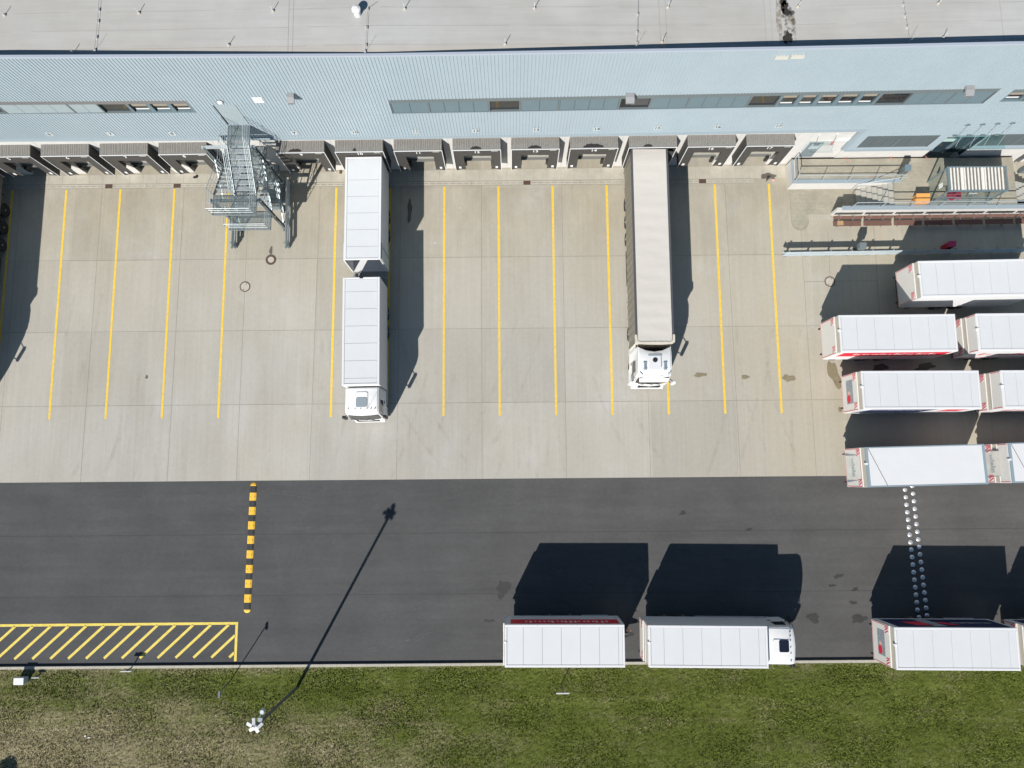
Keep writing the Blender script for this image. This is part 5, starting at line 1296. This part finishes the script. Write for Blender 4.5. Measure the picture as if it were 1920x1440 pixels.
def bump_seg(x0, x1):
    pr = [(-.235, 0), (-.20, .022), (-.12, .05), (.12, .05), (.20, .022), (.235, 0)]; v = [(x, y, z) for x in (x0, x1) for y, z in pr]; k = len(pr)
    return MB().add(v, [(i, k + i, k + i + 1, i + 1) for i in range(k - 1)] + [tuple(range(k)), tuple(range(2 * k - 1, k - 1, -1))])


seg = (Lb - .44) / n
for i in range(n):
    y_ = i % 2 == 1; a = .22 + i * seg - (.03 if y_ else -.03); b = .22 + (i + 1) * seg + (.03 if y_ else -.03)
    if i == 0: a = .22
    if i == n - 1: b = .22 + n * seg
    e = bump_seg(a + .004, b - .004).build('yellow_segment' if y_ else 'black_segment', BUMPY if y_ else BUMPB, sp)
    for s in (-1, 1): MB().box((a + b) / 2 - .06, s * .13 - .008, .048, (a + b) / 2 + .06, s * .13 + .012, .053).build('bolt_recess', mat('recess', (.10, .07, .02) if y_ else (.008, .008, .009), .8), e)
for s in (0, 1):
    v = [(0, 0, .05)]; c0 = .22 if s == 0 else Lb - .22; sg = -1 if s == 0 else 1; k = 12; top = [(c0 + sg * .10 * math.sin(a), .20 * math.cos(a), .046) for a in np.linspace(0, math.pi, k)]; bot = [(c0 + sg * .225 * math.sin(a), .235 * math.cos(a), 0) for a in np.linspace(0, math.pi, k)]
    MB().add(top + bot, [tuple(range(k)) if sg > 0 else tuple(range(k - 1, -1, -1))] + [(i, i + 1, k + i + 1, k + i) if sg < 0 else (i + 1, i, k + i, k + i + 1) for i in range(k - 1)]).build('end_cap', BUMPY, sp)
dome = MB().lathe([(.165, 0), (.16, .015), (.13, .045), (.08, .065), (.03, .072)], 18).mesh('road_stud', STUD, True)
seq = [(1697 + (1722 - 1697) * i / 17 + (1.2 if i > 16 else 0), 917.5 + 14.15 * i) for i in range(18)]
seq2 = [(1710.5 + (1737 - 1710.5) * i / 16.3, 910.5 + 14.35 * i) for i in range(18)]
first = True
for r, sq in enumerate((seq, seq2)):
    for i, (u, v) in enumerate(sq):
        q = at(u, v); o = link('road_stud', dome, None, (q.x, q.y, -.004)); tag(o, 'steel dome stud of the %s row of studs across the road' % ('left', 'right')[r], 'road stud', 'dome studs of the %s row' % ('left', 'right')[r])
# street lamps and poles on the verge
base = at(557, 1289, .1); HP = 9.35
lp = thing('street_lamp', 'tall floodlight mast on the verge casting a long shadow over the road', 'street lamp', (base.x, base.y, .05))
topp = at(479, 1362, HP); tilt = Vector((topp.x - base.x, topp.y - base.y, HP - .1))
pm = MB(); pm.tube((0, 0, 0), tilt, .105, 14, r2=.085); pm.build('pole', mat('mast_grey', (.13, .14, .155), .45, .3), lp)
hd_ = MB(); hd_.lathe([(.14, -.1), (.16, .0), (.10, .12)], 14, tuple(tilt)); hd_.build('mast_head', GALV, lp)
for dx, dy, an in ((-.52, .15, 2.75), (-.16, .42, 1.75), (.40, .05, .75), (-.28, -.22, 3.6), (.12, -.26, 5.3)):
    f = thing_ = MB(); f.box(-.17, -.085, -.05, .17, .085, .05); f.build('floodlight', WHITE, lp, (tilt.x + dx * .62, tilt.y + dy * .62, tilt.z + .05), (0, .25, an))
    MB().tube(tilt, (tilt.x + dx * .55, tilt.y + dy * .55, tilt.z + .02), .025, 6).build('arm', GALV, lp)
MB().lathe([(.08, 0), (.15, .05), (.15, .13), (.10, .19)], 16, (tilt.x + .30, tilt.y + .72, tilt.z - .2)).build('camera_dome', GALVL, lp)
cb_ = MB(); cb_.tube(tilt, (tilt.x + .29, tilt.y + .70, tilt.z - .05), .025, 6); cb_.box(tilt.x + .08, tilt.y + .20, tilt.z - .12, tilt.x + .34, tilt.y + .42, tilt.z + .0); cb_.build('camera_arm', GALV, lp)
base = at(434, 1273, .1); topp = at(411, 1299, 3.1)
p2 = thing('marker_pole', 'thin dark pole with small head on the verge left of the mast', 'pole', (base.x, base.y, .05)); tv = Vector((topp.x - base.x, topp.y - base.y, 3.0))
MB().tube((0, 0, 0), tv, .035, 8).build('pole', mat('mast_grey', (.13, .14, .155), .45, .3), p2)
h = MB(); h.box(tv.x - .07, tv.y - .30, tv.z - .06, tv.x + .06, tv.y + .10, tv.z + .06); h.build('lamp_head', mat('mast_grey', (.13, .14, .155), .45, .3), p2)
# small signs seen from above, cabinet
for (u, v, z, w, lab) in ((236, 1258.5, .85, .72, 'thin sign plate on a post beside the hatched marking'), (66, 1270.5, .5, .50, 'small sign plate on a post beside the white cabinet'), (1055.5, 1300, 1.9, .86, 'flat sign plate on a post below the leftmost kerb trailer')):
    q = at(u, v, z); t = thing('sign_post', lab, 'sign', (q.x, q.y, .08), 0, 'small sign posts on the verge')
    MB().box(-w / 2, -.03, z - .26, w / 2, -.005, z - .08).build('plate', WPLATE if z > 1.5 else ALU, t); MB().box(-w / 2, -.045, z - .10, w / 2, -.0, z - .07).build('plate_edge', WPLATE if z > 1.5 else ALU, t)
    MB().tube((0, .04, 0), (0, .04, z - .08), .04, 8).build('post', mat('mast_grey', (.13, .14, .155), .45, .3), t)
q = at(35.5, 1276, .65); t = thing('cable_cabinet', 'white cable cabinet standing on the verge near the left border', 'cabinet', (q.x, q.y - .05, .08))
b = MB(); b.box(-.30, -.19, .05, .30, .19, .56); b.build('cabinet_body', mat('cabinet_grey', (.50, .52, .53), .5), t); MB().add([(-.34, -.24, .56), (.34, -.24, .56), (.34, .24, .56), (-.34, .24, .56), (-.33, -.22, .61), (.33, -.22, .61), (.33, .22, .63), (-.33, .22, .63)], [(3, 2, 1, 0), (4, 5, 6, 7), (0, 1, 5, 4), (1, 2, 6, 5), (2, 3, 7, 6), (3, 0, 4, 7)]).build('roof', WPLATE, t); MB().box(-.32, -.2, 0, .32, .2, .05).build('plinth', SLATE, t)
# unseen shrub, assumed and added so its shadow falls in the lower left corner
q = at(30, 1440); t = thing('shrub', 'dark green shrub out of view beyond the lower left corner, added for its shadow', 'shrub', (q.x - 1.2, q.y - 1.35, .05))
lf = MB(); NL = 2600
for i in range(NL):
    a, b_, r = random.uniform(0, 6.283), math.acos(random.uniform(-.6, 1)), random.uniform(.45, 1) ** .5
    lump = 1 + .25 * math.sin(3 * a + 1) + .2 * math.sin(5 * b_)
    p = Vector((.62 * r * lump * math.cos(a) * math.sin(b_), .62 * r * lump * math.sin(a) * math.sin(b_), .95 + .85 * r * math.cos(b_)))
    d1 = Vector((random.uniform(-1, 1), random.uniform(-1, 1), random.uniform(-.4, .6))).normalized() * .055; d2 = d1.orthogonal().normalized() * .025
    lf.add([p - d1, p + d2, p + d1, p - d2], [(0, 1, 2, 3)])
lf.build('foliage', LEAF, t); st_ = MB(); [st_.tube((0, 0, 0), (.3 * math.cos(a), .3 * math.sin(a), 1.1), .03, 6, r2=.012) for a in (0, 1.3, 2.6, 4, 5.2)]; st_.build('stems', BARK, t)
# litter
for u, v, z, s, m, lab in ((160, 1380, .14, .07, WHITE, 'white scrap of litter in the grass, left of a pair'), (167, 1383, .14, .07, WHITE, 'white scrap of litter in the grass, right of a pair'), (816, 455, .01, .05, WHITE, 'tiny white scrap on the concrete left of the yellow line at dock 11'), (863, 390, .01, .04, WHITE, 'tiny white scrap on the concrete in the bay of dock 12'), (367, 332, .01, .16, BLACK, 'dark scrap of film lying on the apron right of dock 8')):
    q = at(u, v, z); tag(MB().prism(blob(0, 0, s, s * .7, 0, 9, .5), 0, .015 + s * .2).build('litter', m, None, (q.x, q.y, z)), lab, 'litter')
